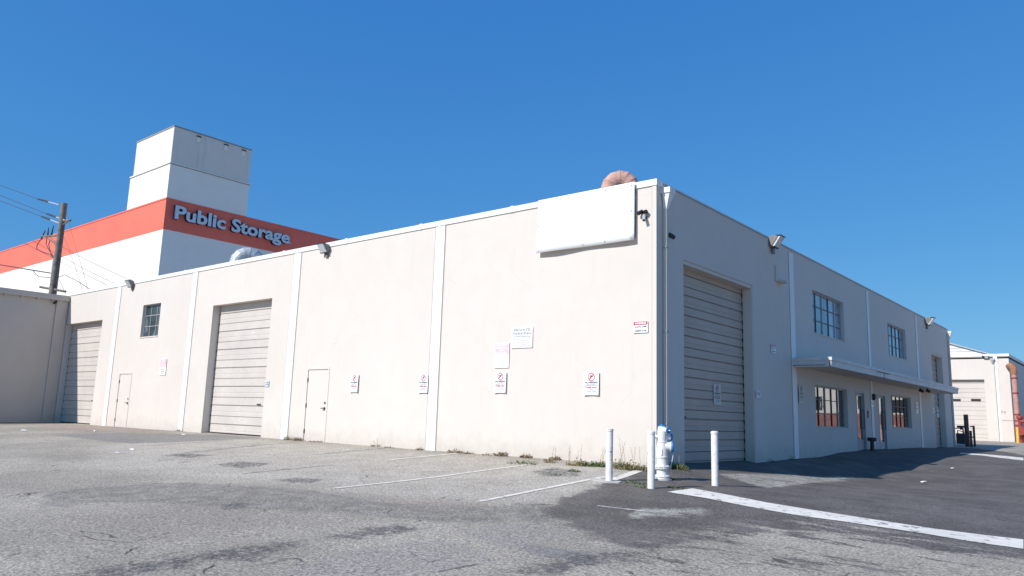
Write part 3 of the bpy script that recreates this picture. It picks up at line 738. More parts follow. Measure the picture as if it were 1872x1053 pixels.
# rain heads and downspouts on the shaded side
def rain_head(y, parent):
    mb = MB(); zt = HT - .13
    mb.box(.0, .21, y - .12, y + .12, zt - .11, zt)
    pts = [(.03, y - .13, zt - .14), (.27, y - .13, zt - .14), (.09, y - .045, zt - .55)]
    a = [(.02, y - .10, zt - .11), (.19, y - .10, zt - .11), (.19, y + .10, zt - .11), (.02, y + .10, zt - .11)]
    b = [(.02, y - .04, zt - .42), (.09, y - .04, zt - .42), (.09, y + .04, zt - .42), (.02, y + .04, zt - .42)]
    mb.raw(a + b, [(0,1,5,4),(1,2,6,5),(2,3,7,6),(3,0,4,7),(4,5,6,7)])
    o = mb.build('rain_head', m_white, parent); p = MB(); p.box(.012, .085, y - .04, y + .04, ZB, zt - .40)
    p.build('downspout', m_wall, o); s_ = MB()
    for z in (.8, 2.6, 4.3): s_.box(.005, .09, y - .06, y + .06, z, z + .03)
    s_.build('pipe_strap', m_frame, o)
rain_head(.30, B); rain_head(YE - .3, B)

# ------------------------------------------------------------------ flood lights
def flood(name_lab, x, y, z, face, size=1.0, group='wall pack lamps under the parapet'):
    """face 1: on the sunlit wall, 0: on the shaded wall"""
    t_ = thing('wall_lamp', (x, y, z), name_lab, 'lamp', group); s_ = size * .88
    def W(u, d, h):     # u along wall (rightwards in the picture), d out of the wall
        return (x + u * s_, y - d * s_, z + h * s_) if face == 1 else (x + d * s_, y + u * s_, z + h * s_)
    hw = .17
    def prism(mb, prof, u0, u1):
        n_ = len(prof); a = [W(u0, d, h) for d, h in prof]; b = [W(u1, d, h) for d, h in prof]
        mb.raw(a + b, [(i, (i+1) % n_, (i+1) % n_ + n_, i + n_) for i in range(n_)] + [tuple(range(n_))[::-1], tuple(range(n_, 2*n_))])
    h = MB(); prism(h, [(.0, -.10), (.0, .15), (.22, .17), (.27, .15), (.10, -.10)], -hw, hw); h.build('housing', m_housing, t_, bevel=.012)
    v = MB(); prism(v, [(.262, .155), (.30, .155), (.31, .135), (.145, -.115), (.095, -.115), (.10, -.09)], -hw + .02, hw - .02); v.build('lens', m_lamp_glass, t_)
    r_ = MB(); prism(r_, [(.20, .165), (.325, .165), (.325, .148), (.20, .15)], -hw - .012, hw + .012); prism(r_, [(.08, -.125), (.155, -.125), (.155, -.112), (.08, -.11)], -hw - .005, hw + .005)
    r_.build('rim', m_black, t_)
    b = MB(); prism(b, [(.0, -.26), (.0, -.09), (.06, -.09), (.06, -.26)], -.02, .12); b.build('junction_box', m_housing, t_)
    return t_
x_, z_ = A1(598, 457); flood('wall lamp right of the third pilaster, above the dark plain door', x_, 0, z_, 1)
x_, z_ = A1(243, 521); flood('wall lamp at the far left, above the small barred window', x_, 0, z_, 1)
y_, z_ = A2(1409, 445); flood('large wall lamp above the near roller door on the shaded side', 0, y_, z_, 0, 1.15)
y_, z_ = A2(1692, 589); flood('wall lamp near the far end of the shaded side', 0, y_, z_, 0, 1.3)

# ------------------------------------------------------------------ security cameras
def bullet(lab, base, out, up, L=.22, r=.045, grp='security cameras on the warehouse walls', mat=None):
    base = Vector(base); t_ = thing('security_camera', base, lab, 'camera', grp); out = Vector(out).normalized()
    m_ = MB(); k_ = L / .2; m_.lathe([(0, .045 * k_), (.02 * k_, .045 * k_), (.03 * k_, .015), (.10 * k_, .015)], base, up, 12); m_.build('mount', m_black, t_)
    c = base + Vector(up).normalized() * .10 * k_
    b = MB(); b.lathe([(0, r * .8), (.02, r), (L, r), (L + .001, r * .8), (L - .01, r * .8)], c - out * .05, out, 14); b.build('body', mat or m_black, t_)
    h = MB(); h.lathe([(0, r * .6), (.01, r * .3)], c + out * (L - .06), out, 10); h.build('lens', m_iron, t_)
x_, z_ = A1(1174, 389); bullet('small black camera left of the pair beside the white board', (x_, 0, z_), (-.5, -.6, -.5), (0, -1, 0), .12, .04)
x_, z_ = A1(1182.5, 388); bullet('small black camera nearest the corner, upper right of the trio', (x_, 0, z_), (.5, -.6, -.2), (0, -1, 0), .11, .04)
x_, z_ = A1(1181, 398); bullet('grey camera hanging lowest of the trio by the corner', (x_, 0, z_), (.2, -.4, -.7), (0, -1, 0), .15, .035, mat=m_frame)
y_, z_ = A2(1219.5, 431); bullet('black camera on the shaded wall beside the downspout', (0, y_, z_), (.4, .7, -.35), (1, 0, 0), .15, .045)
bullet('dark camera under the far left fascia in the shed corner', (XL, -.55, A1(119, 557)[1]), (.4, -.6, -.4), (1, 0, 0), .16, .05)
y_, z_ = A2(1683, 716, .6); bullet('black camera hanging under the far part of the canopy', (.6, y_, cz - ch), (.6, .6, -.3), (0, 0, -1), .16, .055)
y_, z_ = A2(1690, 717, .8); bullet('second black camera hanging under the canopy end', (.8, y_ + .5, cz - ch), (.6, -.6, -.3), (0, 0, -1), .16, .055)

# ------------------------------------------------------------------ roof ducts
def elbow(name, c, R, r, a0, a1, label, mat, k=9, dirx=(1, 0, 0), tail=.6):
    c = Vector(c); dx = Vector(dirx).normalized(); t_ = thing(name, (c.x, c.y, HT - .25), label, 'duct')
    P = [c + dx * (-math.cos(a) * R) + Vector((0, 0, math.sin(a) * R)) for a in [a0 + (a1 - a0) * i / k for i in range(k + 1)]]
    P = [P[0] - Vector((0, 0, tail + c.z - HT))] + P
    mb = MB(); V = []; 
    mb.tube(P, r, 20, 0, False, False); 
    mb.tube(P, r * .97, 20, 1, False, False)
    mb.build('duct_elbow', [mat, m_dark], t_, fix=False)
    s_ = MB()
    for i in range(1, len(P)):
        d = (P[min(i + 1, len(P) - 1)] - P[i - 1]).normalized(); s_.tube([P[i] - d * .012, P[i] + d * .012], r * 1.025, 20, 0, False, False)
    s_.build('seam_band', mat, t_, fix=False)
    b = MB(); b.lathe([(0, r * 1.5), (.04, r * 1.5), (.05, r * 1.1), (.2, r * 1.05)], (P[0].x, P[0].y, HT - .25), (0, 0, 1), 20); b.build('base_flange', mat, t_)
p = hit(1134, 345, 1, 1.3); elbow('roof_duct', (p.x, 1.3, p.z - .02), .235, .215, 0, math.pi * .97, 'salmon pink segmented duct elbow behind the white board', m_salmon, 6, (.85, .53, 0))
p = hit(440, 480, 1, 1.6); elbow('roof_duct', (p.x - .02, 1.9, p.z - .02), .36, .30, 0, math.pi * .80, 'silver ribbed duct elbow in front of the grey tower wall', m_galv, 6, (.5, .86, 0))

# ------------------------------------------------------------------ text
def text_mesh(body, size=1.0, offset=0.0, extrude=0.0, align='CENTER', shear=0.0):
    cu = bpy.data.curves.new('t', 'FONT'); cu.body = body; cu.size = size; cu.offset = offset; cu.extrude = extrude; cu.align_x = align; cu.shear = shear
    cu.resolution_u = 3
    o = bpy.data.objects.new('t', cu); COL.objects.link(o); dg = bpy.context.evaluated_depsgraph_get(); dg.update()
    me_ = bpy.data.meshes.new_from_object(o.evaluated_get(dg)); bpy.data.objects.remove(o); bpy.data.curves.remove(cu)
    V_ = [v.co.copy() for v in me_.vertices]; F_ = [tuple(p.vertices) for p in me_.polygons]; N_ = [p.normal.copy() for p in me_.polygons]
    bpy.data.meshes.remove(me_); return V_, F_, N_
_cache = {}
def fit_text(mb, frame, body, u0, u1, v0, v1, mi, off=0.02, depth=.002):
    """lettering stretched into the box u0..u1, v0..v1 of a sign; frame maps (u, v, d) to the world"""
    key = (body, off)
    if key not in _cache: _cache[key] = text_mesh(body, 1.0, off + .012)
    V_, F_, _ = _cache[key]
    if not V_: return
    xs = [v.x for v in V_]; ys = [v.y for v in V_]; x0, x1, y0, y1 = min(xs), max(xs), min(ys), max(ys)
    mb.raw([frame(u0 + (v.x - x0) / (x1 - x0) * (u1 - u0), v0 + (v.y - y0) / (y1 - y0) * (v1 - v0), depth) for v in V_], F_, mi)
def sign_frame(axis, u0, z0, off=.03):
    if axis == 1: return lambda u, v, d: (u0 + u, -off - d, z0 + v)
    return lambda u, v, d: (off + d, u0 + u, z0 + v)
def plate(fr, w_, h_, mat, parent, th=.004, bend=0.0, name='panel', r=.02):
    mb = MB(); n_ = 8; rows = []
    cols = [0, .1, .25, .4, .5, .6, .75, .9, 1]
    V_ = []
    for j in range(7):
        for i, c in enumerate(cols):
            curl = bend * (abs(c - .5) * 2) ** 2 * (1 - j / 6.0) ** 1.5 + bend * .4 * (c ** 3) * (j / 6)
            V_.append(fr(c * w_, j / 6 * h_, curl))
    F_ = []
    for j in range(6):
        for i in range(8): a = j * 9 + i; F_.append((a, a + 1, a + 10, a + 9))
    mb.raw(V_, F_); o = mb.build(name, mat, parent, fix=False)
    s_ = o.modifiers.new('solid', 'SOLIDIFY'); s_.thickness = th; s_.offset = 0
    return o
def ring(mb, fr, cu, cv, r0, r1, mi, d=.003, n_=20):
    P0 = [fr(cu + r0 * math.cos(2*math.pi*i/n_), cv + r0 * math.sin(2*math.pi*i/n_), d) for i in range(n_)]
    P1 = [fr(cu + r1 * math.cos(2*math.pi*i/n_), cv + r1 * math.sin(2*math.pi*i/n_), d) for i in range(n_)]
    mb.raw(P0 + P1, [(i, (i+1) % n_, (i+1) % n_ + n_, i + n_) for i in range(n_)], mi)
def quad(mb, fr, a, b, c, d_, mi, d=.003): mb.face([fr(*a, d), fr(*b, d), fr(*c, d), fr(*d_, d)], mi)

def tow_sign(axis, r, label, face=m_signw, group='no parking tow signs', bend=.018, off=.03, faded=False):
    u0, u1, z0, z1 = r; w_, h_ = u1 - u0, z1 - z0; fr = sign_frame(axis, u0, z0, off)
    loc = fr(w_ / 2, 0, 0); t_ = thing('parking_sign', loc, label, 'sign', group)
    plate(fr, w_, h_, face, t_, bend=bend)
    def f2_(u, v, d):
        c = u / w_; j = v / h_
        return fr(u, v, d + .003 + bend * (abs(c - .5) * 2) ** 2 * (1 - j) ** 1.5 + bend * .4 * (c ** 3) * j)
    red = MB(); ring(red, f2_, w_ / 2, h_ * .79, w_ * .19, w_ * .235, 0)
    s_ = w_ * .14; cu, cv = w_ / 2, h_ * .79; t = w_ * .018
    quad(red, f2_, (cu - s_ - t, cv - s_ + t), (cu - s_ + t, cv - s_ - t), (cu + s_ + t, cv + s_ - t), (cu + s_ - t, cv + s_ + t), 0, .004)
    fit_text(red, f2_, 'TOWED AWAY', w_ * .1, w_ * .9, h_ * .29, h_ * .37, 0, .02, .003)
    red.build('red_lettering', m_signred if not faded else m_tblack, t_, fix=False)
    bk = MB(); fit_text(bk, f2_, 'P', w_ * .42, w_ * .60, h_ * .73, h_ * .86, 0, .05, .002)
    fit_text(bk, f2_, 'NO PARKING', w_ * .07, w_ * .93, h_ * .51, h_ * .59, 0, .02, .003)
    fit_text(bk, f2_, 'UNAUTHORIZED', w_ * .2, w_ * .8, h_ * .455, h_ * .48, 0, .01, .003)
    fit_text(bk, f2_, 'VEHICLES WILL BE', w_ * .12, w_ * .88, h_ * .40, h_ * .43, 0, .01, .003)
    fit_text(bk, f2_, 'AT VEHICLE', w_ * .25, w_ * .75, h_ * .215, h_ * .245, 0, .01, .003)
    fit_text(bk, f2_, "OWNER'S EXPENSE", w_ * .12, w_ * .88, h_ * .155, h_ * .185, 0, .01, .003)
    for (a, b) in ((.5, .97), (.5, .06)): ring(bk, f2_, w_ * a, h_ * b, 0.0, .008, 0, .004, 8)
    bk.build('black_lettering', m_tblack, t_, fix=False)
    return t_
def r1(tl, br): a = A1(*tl); b = A1(*br); return [a[0], b[0], b[1], a[1]]
def srect(axis, l, r, t_, b_):
    A = A1 if axis == 1 else A2
    cx_, cy_ = (l + r) / 2, (t_ + b_) / 2
    return [A(l, cy_)[0], A(r, cy_)[0], A(cx_, b_)[1], A(cx_, t_)[1]]
tow_sign(1, srect(1, 642, 656.5, 684.5, 717), 'no parking tow sign nearest the plain white door, curling at its foot')
tow_sign(1, srect(1, 767, 784.5, 684, 718), 'no parking tow sign that overlaps the edge of a white pilaster', off=.034)
tow_sign(1, srect(1, 905.5, 927, 680.5, 718), 'no parking tow sign hung directly under the pink and white notice')
tow_sign(1, srect(1, 1068.8, 1096.5, 680.5, 722.5), 'no parking tow sign closest to the building corner, alone on the bare wall')
fr1 = [A2(1303, 720, -.27)[0], A2(1316, 720, -.27)[0], A2(1309, 740, -.27)[1], A2(1309, 702, -.27)[1]]
tow_sign(0, fr1, 'grey no parking sign fixed to the near shaded roller door', m_signgrey, bend=.004, off=-.25)
tow_sign(0, srect(0, 1458.5, 1467.5, 705, 737), 'dull tow sign between the pilaster and the lower office window', m_signgrey, bend=.004, faded=True)

def simple_sign(axis, r, label, lines, panel=m_signw, off=.02, band=None, cat='sign', group=None, ink=m_tgrey, extra=None):
    u0, u1, z0, z1 = r; w_, h_ = u1 - u0, z1 - z0; fr = sign_frame(axis, u0, z0, off)
    t_ = thing('wall_sign', fr(w_ / 2, 0, 0), label, cat, group); plate(fr, w_, h_, panel, t_)
    if band:
        b = MB(); y0, y1, bm, blines, bi = band
        quad(b, fr, (w_ * .03, h_ * y0), (w_ * .97, h_ * y0), (w_ * .97, h_ * y1), (w_ * .03, h_ * y1), 0, .004); b.build('colour_panel', bm, t_, fix=False)
        bl = MB()
        for (tx, a0, a1, b0, b1) in blines: fit_text(bl, fr, tx, w_ * a0, w_ * a1, h_ * b0, h_ * b1, 0, .03, .0065)
        bl.build('panel_lettering', bi, t_, fix=False)
    if lines:
        l = MB()
        for (tx, a0, a1, b0, b1) in lines: fit_text(l, fr, tx, w_ * a0, w_ * a1, h_ * b0, h_ * b1, 0, .02, .004)
        if extra: extra(l, fr, w_, h_)
        l.build('lettering', ink, t_, fix=False)
    return t_
simple_sign(1, srect(1, 905.5, 931.5, 627, 672.5), 'pink topped faded notice left of the private parking board',
    [('VEHICLES WILL BE', .12, .88, .455, .485), ('TOWED AT OWNERS', .08, .92, .375, .405), ('EXPENSE', .3, .7, .295, .325), ('CVC SEC 22658', .2, .8, .205, .235), ('POLICE', .3, .7, .135, .165), ('DEPT', .35, .65, .065, .095)],
    band=(.54, .97, m_signpink, [('PRIVATE PROPERTY', .1, .9, .86, .94), ('PARKING FOR', .1, .9, .76, .83), ('TENANTS', .3, .7, .66, .73), ('CUSTOMERS ONLY', .1, .9, .56, .63)], m_signw), group=None)
simple_sign(1, srect(1, 936, 974.5, 598.5, 636), 'white board printed in grey with PRIVATE PARKING',
    [('PRIVATE', .1, .9, .80, .93), ('PARKING', .05, .95, .63, .76), ('AUTHORIZED VEHICLES ONLY', .05, .95, .51, .58), ('UNAUTHORIZED VEHICLES WILL BE TOWED', .08, .92, .41, .45), ("AT OWNER'S EXPENSE", .25, .75, .32, .36), ('CALIFORNIA VEHICLE CODE', .15, .85, .23, .27), ('CALL POLICE', .25, .75, .14, .18), ('FOR TOWED VEHICLES', .2, .8, .05, .09)])
def cams(l, fr, w_, h_):
    ring(l, fr, w_ * .66, h_ * .50, 0, h_ * .06, 0, .005, 10); ring(l, fr, w_ * .84, h_ * .52, 0, h_ * .07, 0, .005, 10)
    quad(l, fr, (w_ * .66, h_ * .48), (w_ * .9, h_ * .5), (w_ * .9, h_ * .56), (w_ * .66, h_ * .54), 0, .0052)
simple_sign(1, srect(1, 1158.5, 1185.5, 587.5, 608.5), 'small sign with red WARNING strip near the corner of the lit wall',
    [('Security', .1, .55, .42, .60), ('Cameras In Use', .1, .9, .1, .3)], band=(.68, .97, m_signred, [('WARNING', .12, .88, .74, .92)], m_signw), ink=m_tblack, extra=cams)
simple_sign(1, srect(1, 293.5, 304.5, 656, 686), 'faded pink and white notice between the barred window and the far door',
    [('PRIVATE', .2, .8, .32, .38), ('PARKING', .2, .8, .2, .26), ('ONLY', .3, .7, .08, .14)], band=(.52, .97, m_signpink, [('NO', .3, .7, .78, .92), ('PARKING', .2, .8, .58, .72)], m_signw))
simple_sign(1, srect(1, 485.8, 492.5, 696, 707), 'tiny pale blue sticker beside the middle roller door',
    [('ALARM', .1, .9, .6, .8), ('SYSTEM', .1, .9, .25, .45)], panel=paint('pale_blue_sticker', (.62, .68, .72), .4))
simple_sign(0, srect(0, 1408.8, 1417, 629.5, 645.5), 'small red topped security notice above the shield sticker on the shaded wall',
    [('Security', .1, .7, .40, .58), ('Cameras In Use', .1, .9, .12, .3)], band=(.68, .97, m_signred, [('WARNING', .12, .88, .74, .92)], m_signw), ink=m_tblack)
sh = paint('shield_sticker', (.62, .68, .76), .4)
r_ = srect(0, 1381, 1389, 714.5, 727); simple_sign(0, r_, 'pale shield sticker low on the wall right of the near shaded roller door', [('SECURED', .1, .9, .6, .75), ('24 HR', .2, .8, .35, .5)], panel=sh, ink=m_tblack)
simple_sign(0, srect(0, 1591, 1596.5, 732, 743), 'small white notice on the pilaster below the black letterbox', [('OFFICE', .1, .9, .6, .8), ('HOURS', .1, .9, .3, .5)], ink=m_tblack)
simple_sign(0, srect(0, 1674, 1677.5, 736, 756), 'narrow white strip sign right of the far lower window', [('NO', .2, .8, .7, .85), ('PARKING', .1, .9, .4, .5)], ink=m_tblack)
simple_sign(0, srect(0, 1704, 1707, 746, 754.5), 'small square sticker left of the far shaded roller door', [('24', .2, .8, .3, .7)], ink=m_tblack)
fr1 = [A2(1712, 755, -.27)[0], A2(1716, 755, -.27)[0], A2(1713, 763, -.27)[1], A2(1713, 745, -.27)[1]]
simple_sign(0, fr1, 'white notice on the far shaded roller door', [('NO', .2, .8, .75, .9), ('PARKING', .1, .9, .45, .55)], off=-.25, ink=m_tblack)

# blank white board on the lit wall
a = A1(988.2, 367.7); b = A1(1163.9, 439.8); bx0, bx1, bz0, bz1 = A1(987, 420)[0], A1(1164, 390)[0], A1(1163.7, 440)[1], HT + .012
t_ = thing('blank_sign_board', ((bx0 + bx1) / 2, -.05, bz0), 'large blank white board screwed to the parapet near the corner', 'sign board')
mb = MB(); NX, NZ = 24, 8; V_ = []
for j in range(NZ + 1):
    for i in range(NX + 1):
        u, v = i / NX, j / NZ; wob = .035 + .025 * (1 - v) * (math.sin(u * 5.2 + .4) * .5 + .5) + .02 * math.sin(u * 9) * (1 - v) ** 2
        V_.append((bx0 + (bx1 - bx0) * u, -.055 - wob, bz0 + (bz1 - bz0) * v))
mb.raw(V_, [(j*(NX+1)+i, j*(NX+1)+i+1, (j+1)*(NX+1)+i+1, (j+1)*(NX+1)+i) for j in range(NZ) for i in range(NX)], 0, True)
o = mb.build('panel', m_board, t_, fix=False); s_ = o.modifiers.new('solid', 'SOLIDIFY'); s_.thickness = .006
mb = MB(); mb.box(bx0 + .02, bx1 - .02, -.06, -.004, bz1 - .14, bz1 - .06); mb.box(bx0 + .03, bx1 - .03, -.05, -.004, bz0 + .05, bz0 + .10); mb.box(bx1 - .08, bx1 - .02, -.05, -.004, bz0 + .1, bz1 - .15); mb.box(bx0 + .03, bx0 + .09, -.05, -.004, bz0 + .1, bz1 - .15)
mb.build('batten', m_pole, t_)
mb = MB()
for u in (.03, .25, .5, .72, .97):
    for v in (.04, .95): mb.lathe([(0, .014), (.008, .012)], (bx0 + (bx1 - bx0) * u, -.098 - .012 * (1 - v), bz0 + (bz1 - bz0) * v), (0, -1, 0), 8)
for u in (.02, .975): mb.lathe([(0, .014), (.008, .012)], (bx0 + (bx1 - bx0) * u, -.105, bz0 + (bz1 - bz0) * .5), (0, -1, 0), 8)
mb.build('screw', m_joint, t_)

# vent box, letterbox, intercom, ash bin on the shaded side
y0, z1 = A2(1416.5, 511); y1, z0 = A2(1430, 520)
t_ = thing('meter_box', (0, y0, z0), 'small cream slotted box with a short conduit high on the shaded wall', 'vent box')
mb = MB(); mb.box(.0, .16, y0 + .04, y1 - .05, z0, z1); mb.build('box', m_wall, t_, bevel=.006)
mb = MB()
for k in range(3): yy = y0 + .1 + k * .11; mb.box(.158, .163, yy, yy + .05, z0 + .05, z1 - .04)
mb.build('slot', m_joint, t_)
mb = MB(); mb.tube([(.03, y0 + .02, z0 + .03), (.03, y0 + .02, z1 + .38)], .02, 8); mb.build('conduit', m_wall, t_)
y_, z_ = A2(1595, 726); t_ = thing('door_lamp', (0, y_, z_), 'black box lamp on the pilaster between the two glass doors', 'lamp')
mb = MB(); mb.prism([(0.014, y_ - .09, z_ - .12), (.1, y_ - .09, z_ - .06), (.1, y_ - .09, z_ + .1), (0.014, y_ - .09, z_ + .12)], (0, .18, 0)); mb.build('housing', m_black, t_, bevel=.01)
mb = MB(); mb.box(.1, .108, y_ - .07, y_ + .07, z_ - .04, z_ + .08); mb.build('lens', m_iron, t_)
y_, z_ = A2(1586.3, 757.5); t_ = thing('intercom', (0, y_, z_), 'black intercom panel beside the first glass door', 'intercom')
mb = MB(); mb.box(0, .03, y_ - .05, y_ + .05, z_ - .12, z_ + .12); mb.build('housing', m_black, t_, bevel=.008)
mb = MB(); mb.box(.03, .035, y_ - .015, y_ + .015, z_ - .06, z_ - .03); mb.build('button', m_frame, t_)
y_ = A2(1601, 820, .3)[0]; gz = G(.3, y_)
t_ = thing('ash_bin', (.2, y_, gz), 'black pedestal ash bin standing between the two glass doors', 'ash bin')
mb = MB(); mb.lathe([(0, .11), (.02, .11), (.05, .07), (.34, .06)], (.2, y_, gz - .02), (0, 0, 1), 16); mb.build('pedestal', m_black, t_)
mb = MB(); mb.lathe([(.33, .07), (.36, .14), (.46, .145), (.46, .125), (.42, .12)], (.2, y_, gz - .02), (0, 0, 1), 18); mb.build('tray', m_black, t_)
mb = MB(); mb.lathe([(.415, .118), (.425, .115)], (.2, y_, gz - .02), (0, 0, 1), 14); mb.build('sand', m_concrete, t_)

# ------------------------------------------------------------------ bollards
def bollard(px, py, top, label):
    b = HG(px, py - 1); d = (Vector((b.x, b.y, 0)) - Vector((CAM.x, CAM.y, 0))).length
    z = hit(px, top, 1, b.y).z; h = z - b.z
    t_ = thing('bollard', b, label, 'bollard', 'white posts guarding the hydrant'); r = .058
    mb = MB(); mb.lathe([(-.1, r), (h - .075, r), (h - .07, r * .985), (h - .05, r * .985), (h - .045, r)], b, (0, 0, 1), 24); mb.build('post', m_bollard, t_)
    c = MB(); c.lathe([(h - .05, r * 1.0), (h - .047, r * 1.09), (h - .012, r * 1.09), (h - .004, r * .9), (h, r * .5), (h + .002, .003)], b, (0, 0, 1), 24); c.build('cap', m_bollard, t_)
    return b
b1 = bollard(1113.5, 881, 783, 'white pipe post left of the hydrant at the end of the stall line')
b2 = bollard(1190.5, 894, 787.5, 'white pipe post closest to the hydrant, overlapping its left side')
b3 = bollard(1307.5, 889, 788, 'white pipe post right of the hydrant before the shaded roller door')
mb = MB(); pts = [(-.38, -.1), (.1, -.22), (.24, -.1), (.17, .12), (-.1, .16), (-.3, .08)]
P_ = [(b1.x + u, b1.y + v, G(b1.x + u, b1.y + v) + .012) for u, v in pts]; mb.prism(P_, (0, 0, -.05)); o = mb.build('post_footing', m_concrete); tag(o, 'rough concrete footing round the left post', 'footing')

# ------------------------------------------------------------------ fire hydrant
hb = HG(1210.5, 877); hz = hit(1212, 776, 1, hb.y).z - hb.z
t_ = thing('fire_hydrant', hb, 'white fire hydrant with blue caps at the building corner', 'fire hydrant')
mb = MB(); k = hz
mb.lathe([(-.1, .10 * k), (.0, .10 * k), (.012 * k, .10 * k), (.016 * k, .140 * k), (.038 * k, .142 * k), (.041 * k, .122 * k), (.051 * k, .122 * k), (.054 * k, .142 * k), (.075 * k, .140 * k), (.085 * k, .102 * k), (.19 * k, .102 * k), (.195 * k, .135 * k), (.213 * k, .137 * k), (.216 * k, .112 * k), (.227 * k, .112 * k), (.230 * k, .137 * k), (.247 * k, .135 * k), (.257 * k, .100 * k),
          (.385 * k, .098 * k), (.39 * k, .108 * k), (.42 * k, .112 * k), (.425 * k, .106 * k), (.52 * k, .104 * k), (.60 * k, .100 * k), (.665 * k, .088 * k), (.67 * k, .092 * k), (.685 * k, .092 * k), (.69 * k, .082 * k), (.80 * k, .084 * k), (.88 * k, .086 * k), (.90 * k, .082 * k), (.95 * k, .074 * k), (.965 * k, .06 * k)], hb, (0, 0, 1), 28)
mb.build('barrel', m_hydrant, t_)
mb = MB(); mb.box(hb.x - .06 * k, hb.x + .06 * k, hb.y - .108 * k, hb.y - .07 * k, hb.z + .44 * k, hb.z + .56 * k); mb.build('cast_plate', m_hydrant, t_, bevel=.01)
mb = MB(); mb.lathe([(.955 * k, .066 * k), (.972 * k, .060 * k), (.985 * k, .038 * k), (1.0 * k, .035 * k), (1.0 * k, .01)], hb, (0, 0, 1), 20); mb.build('bonnet', m_blue, t_)
mb = MB()
for a in range(8):
    for zz in (.03, .205): 
        q = a * math.pi / 4; mb.lathe([(0, .012), (.06 * k, .012)], (hb.x + math.cos(q) * .122 * k, hb.y + math.sin(q) * .128 * k, hb.z + zz * k - .002), (0, 0, 1), 6)
mb.build('flange_bolt', m_hydrant, t_)
im = Vector((.769, .638, 0)); tocam = Vector((.634, -.755, 0))     # to the right of the picture, towards the viewer
def outlet(z, direc, r, ln, capmat, nut=.5, nm='outlet'):
    d = Vector(direc).normalized(); c = hb + Vector((0, 0, z * k)) + d * .06 * k
    a = MB(); a.lathe([(0, r * .95), (ln * .55, r * .9), (ln * .6, r * 1.05), (ln * .75, r * 1.05)], c, d, 20); o_ = a.build(nm, m_hydrant, t_)
    a = MB(); a.lathe([(ln * .72, r * 1.15), (ln * .95, r * 1.2), (ln * 1.02, r * 1.05), (ln * 1.06, r * .5)], c, d, 20); a.build('cap', capmat, o_)
    a = MB(); a.lathe([(ln * 1.05, r * .26), (ln * 1.05 + .03, r * .24)], c, d, 5); a.build('cap_nut', m_hydrant, o_)
outlet(.60, im + tocam * .22, .088 * k, .15 * k, m_blue)
outlet(.895, tocam * .8 + im * .62, .048 * k, .10 * k, m_blue)
outlet(.775, im * .95 - tocam * .25, .056 * k, .13 * k, m_blue)
a = MB(); a.lathe([(0, .035 * k), (.09 * k, .03 * k), (.095 * k, .018 * k), (.13 * k, .016 * k)], hb + Vector((0, 0, .77 * k)) - im * .07 * k, -im, 12); a.build('valve_stem', m_hydrant, t_)
ch = MB(); s0 = hb + Vector((0, 0, .5 * k)) + im * .19 * k; pth = [s0 + im * .02, s0 + Vector((0, 0, -.12)) + im * .0, s0 + Vector((0, 0, -.24)) - im * .03, s0 + Vector((0, 0, -.40)) - im * .02]
ch.tube(pth, .006, 5); ch.build('chain', m_hydrant, t_)
mb = MB(); mb.lathe([(-.05, .17), (.012, .165), (.014, .1)], (hb.x, hb.y, hb.z), (0, 0, 1), 18); o = mb.build('hydrant_collar', m_concrete); tag(o, 'dark concrete ring in the paving under the hydrant', 'concrete collar')

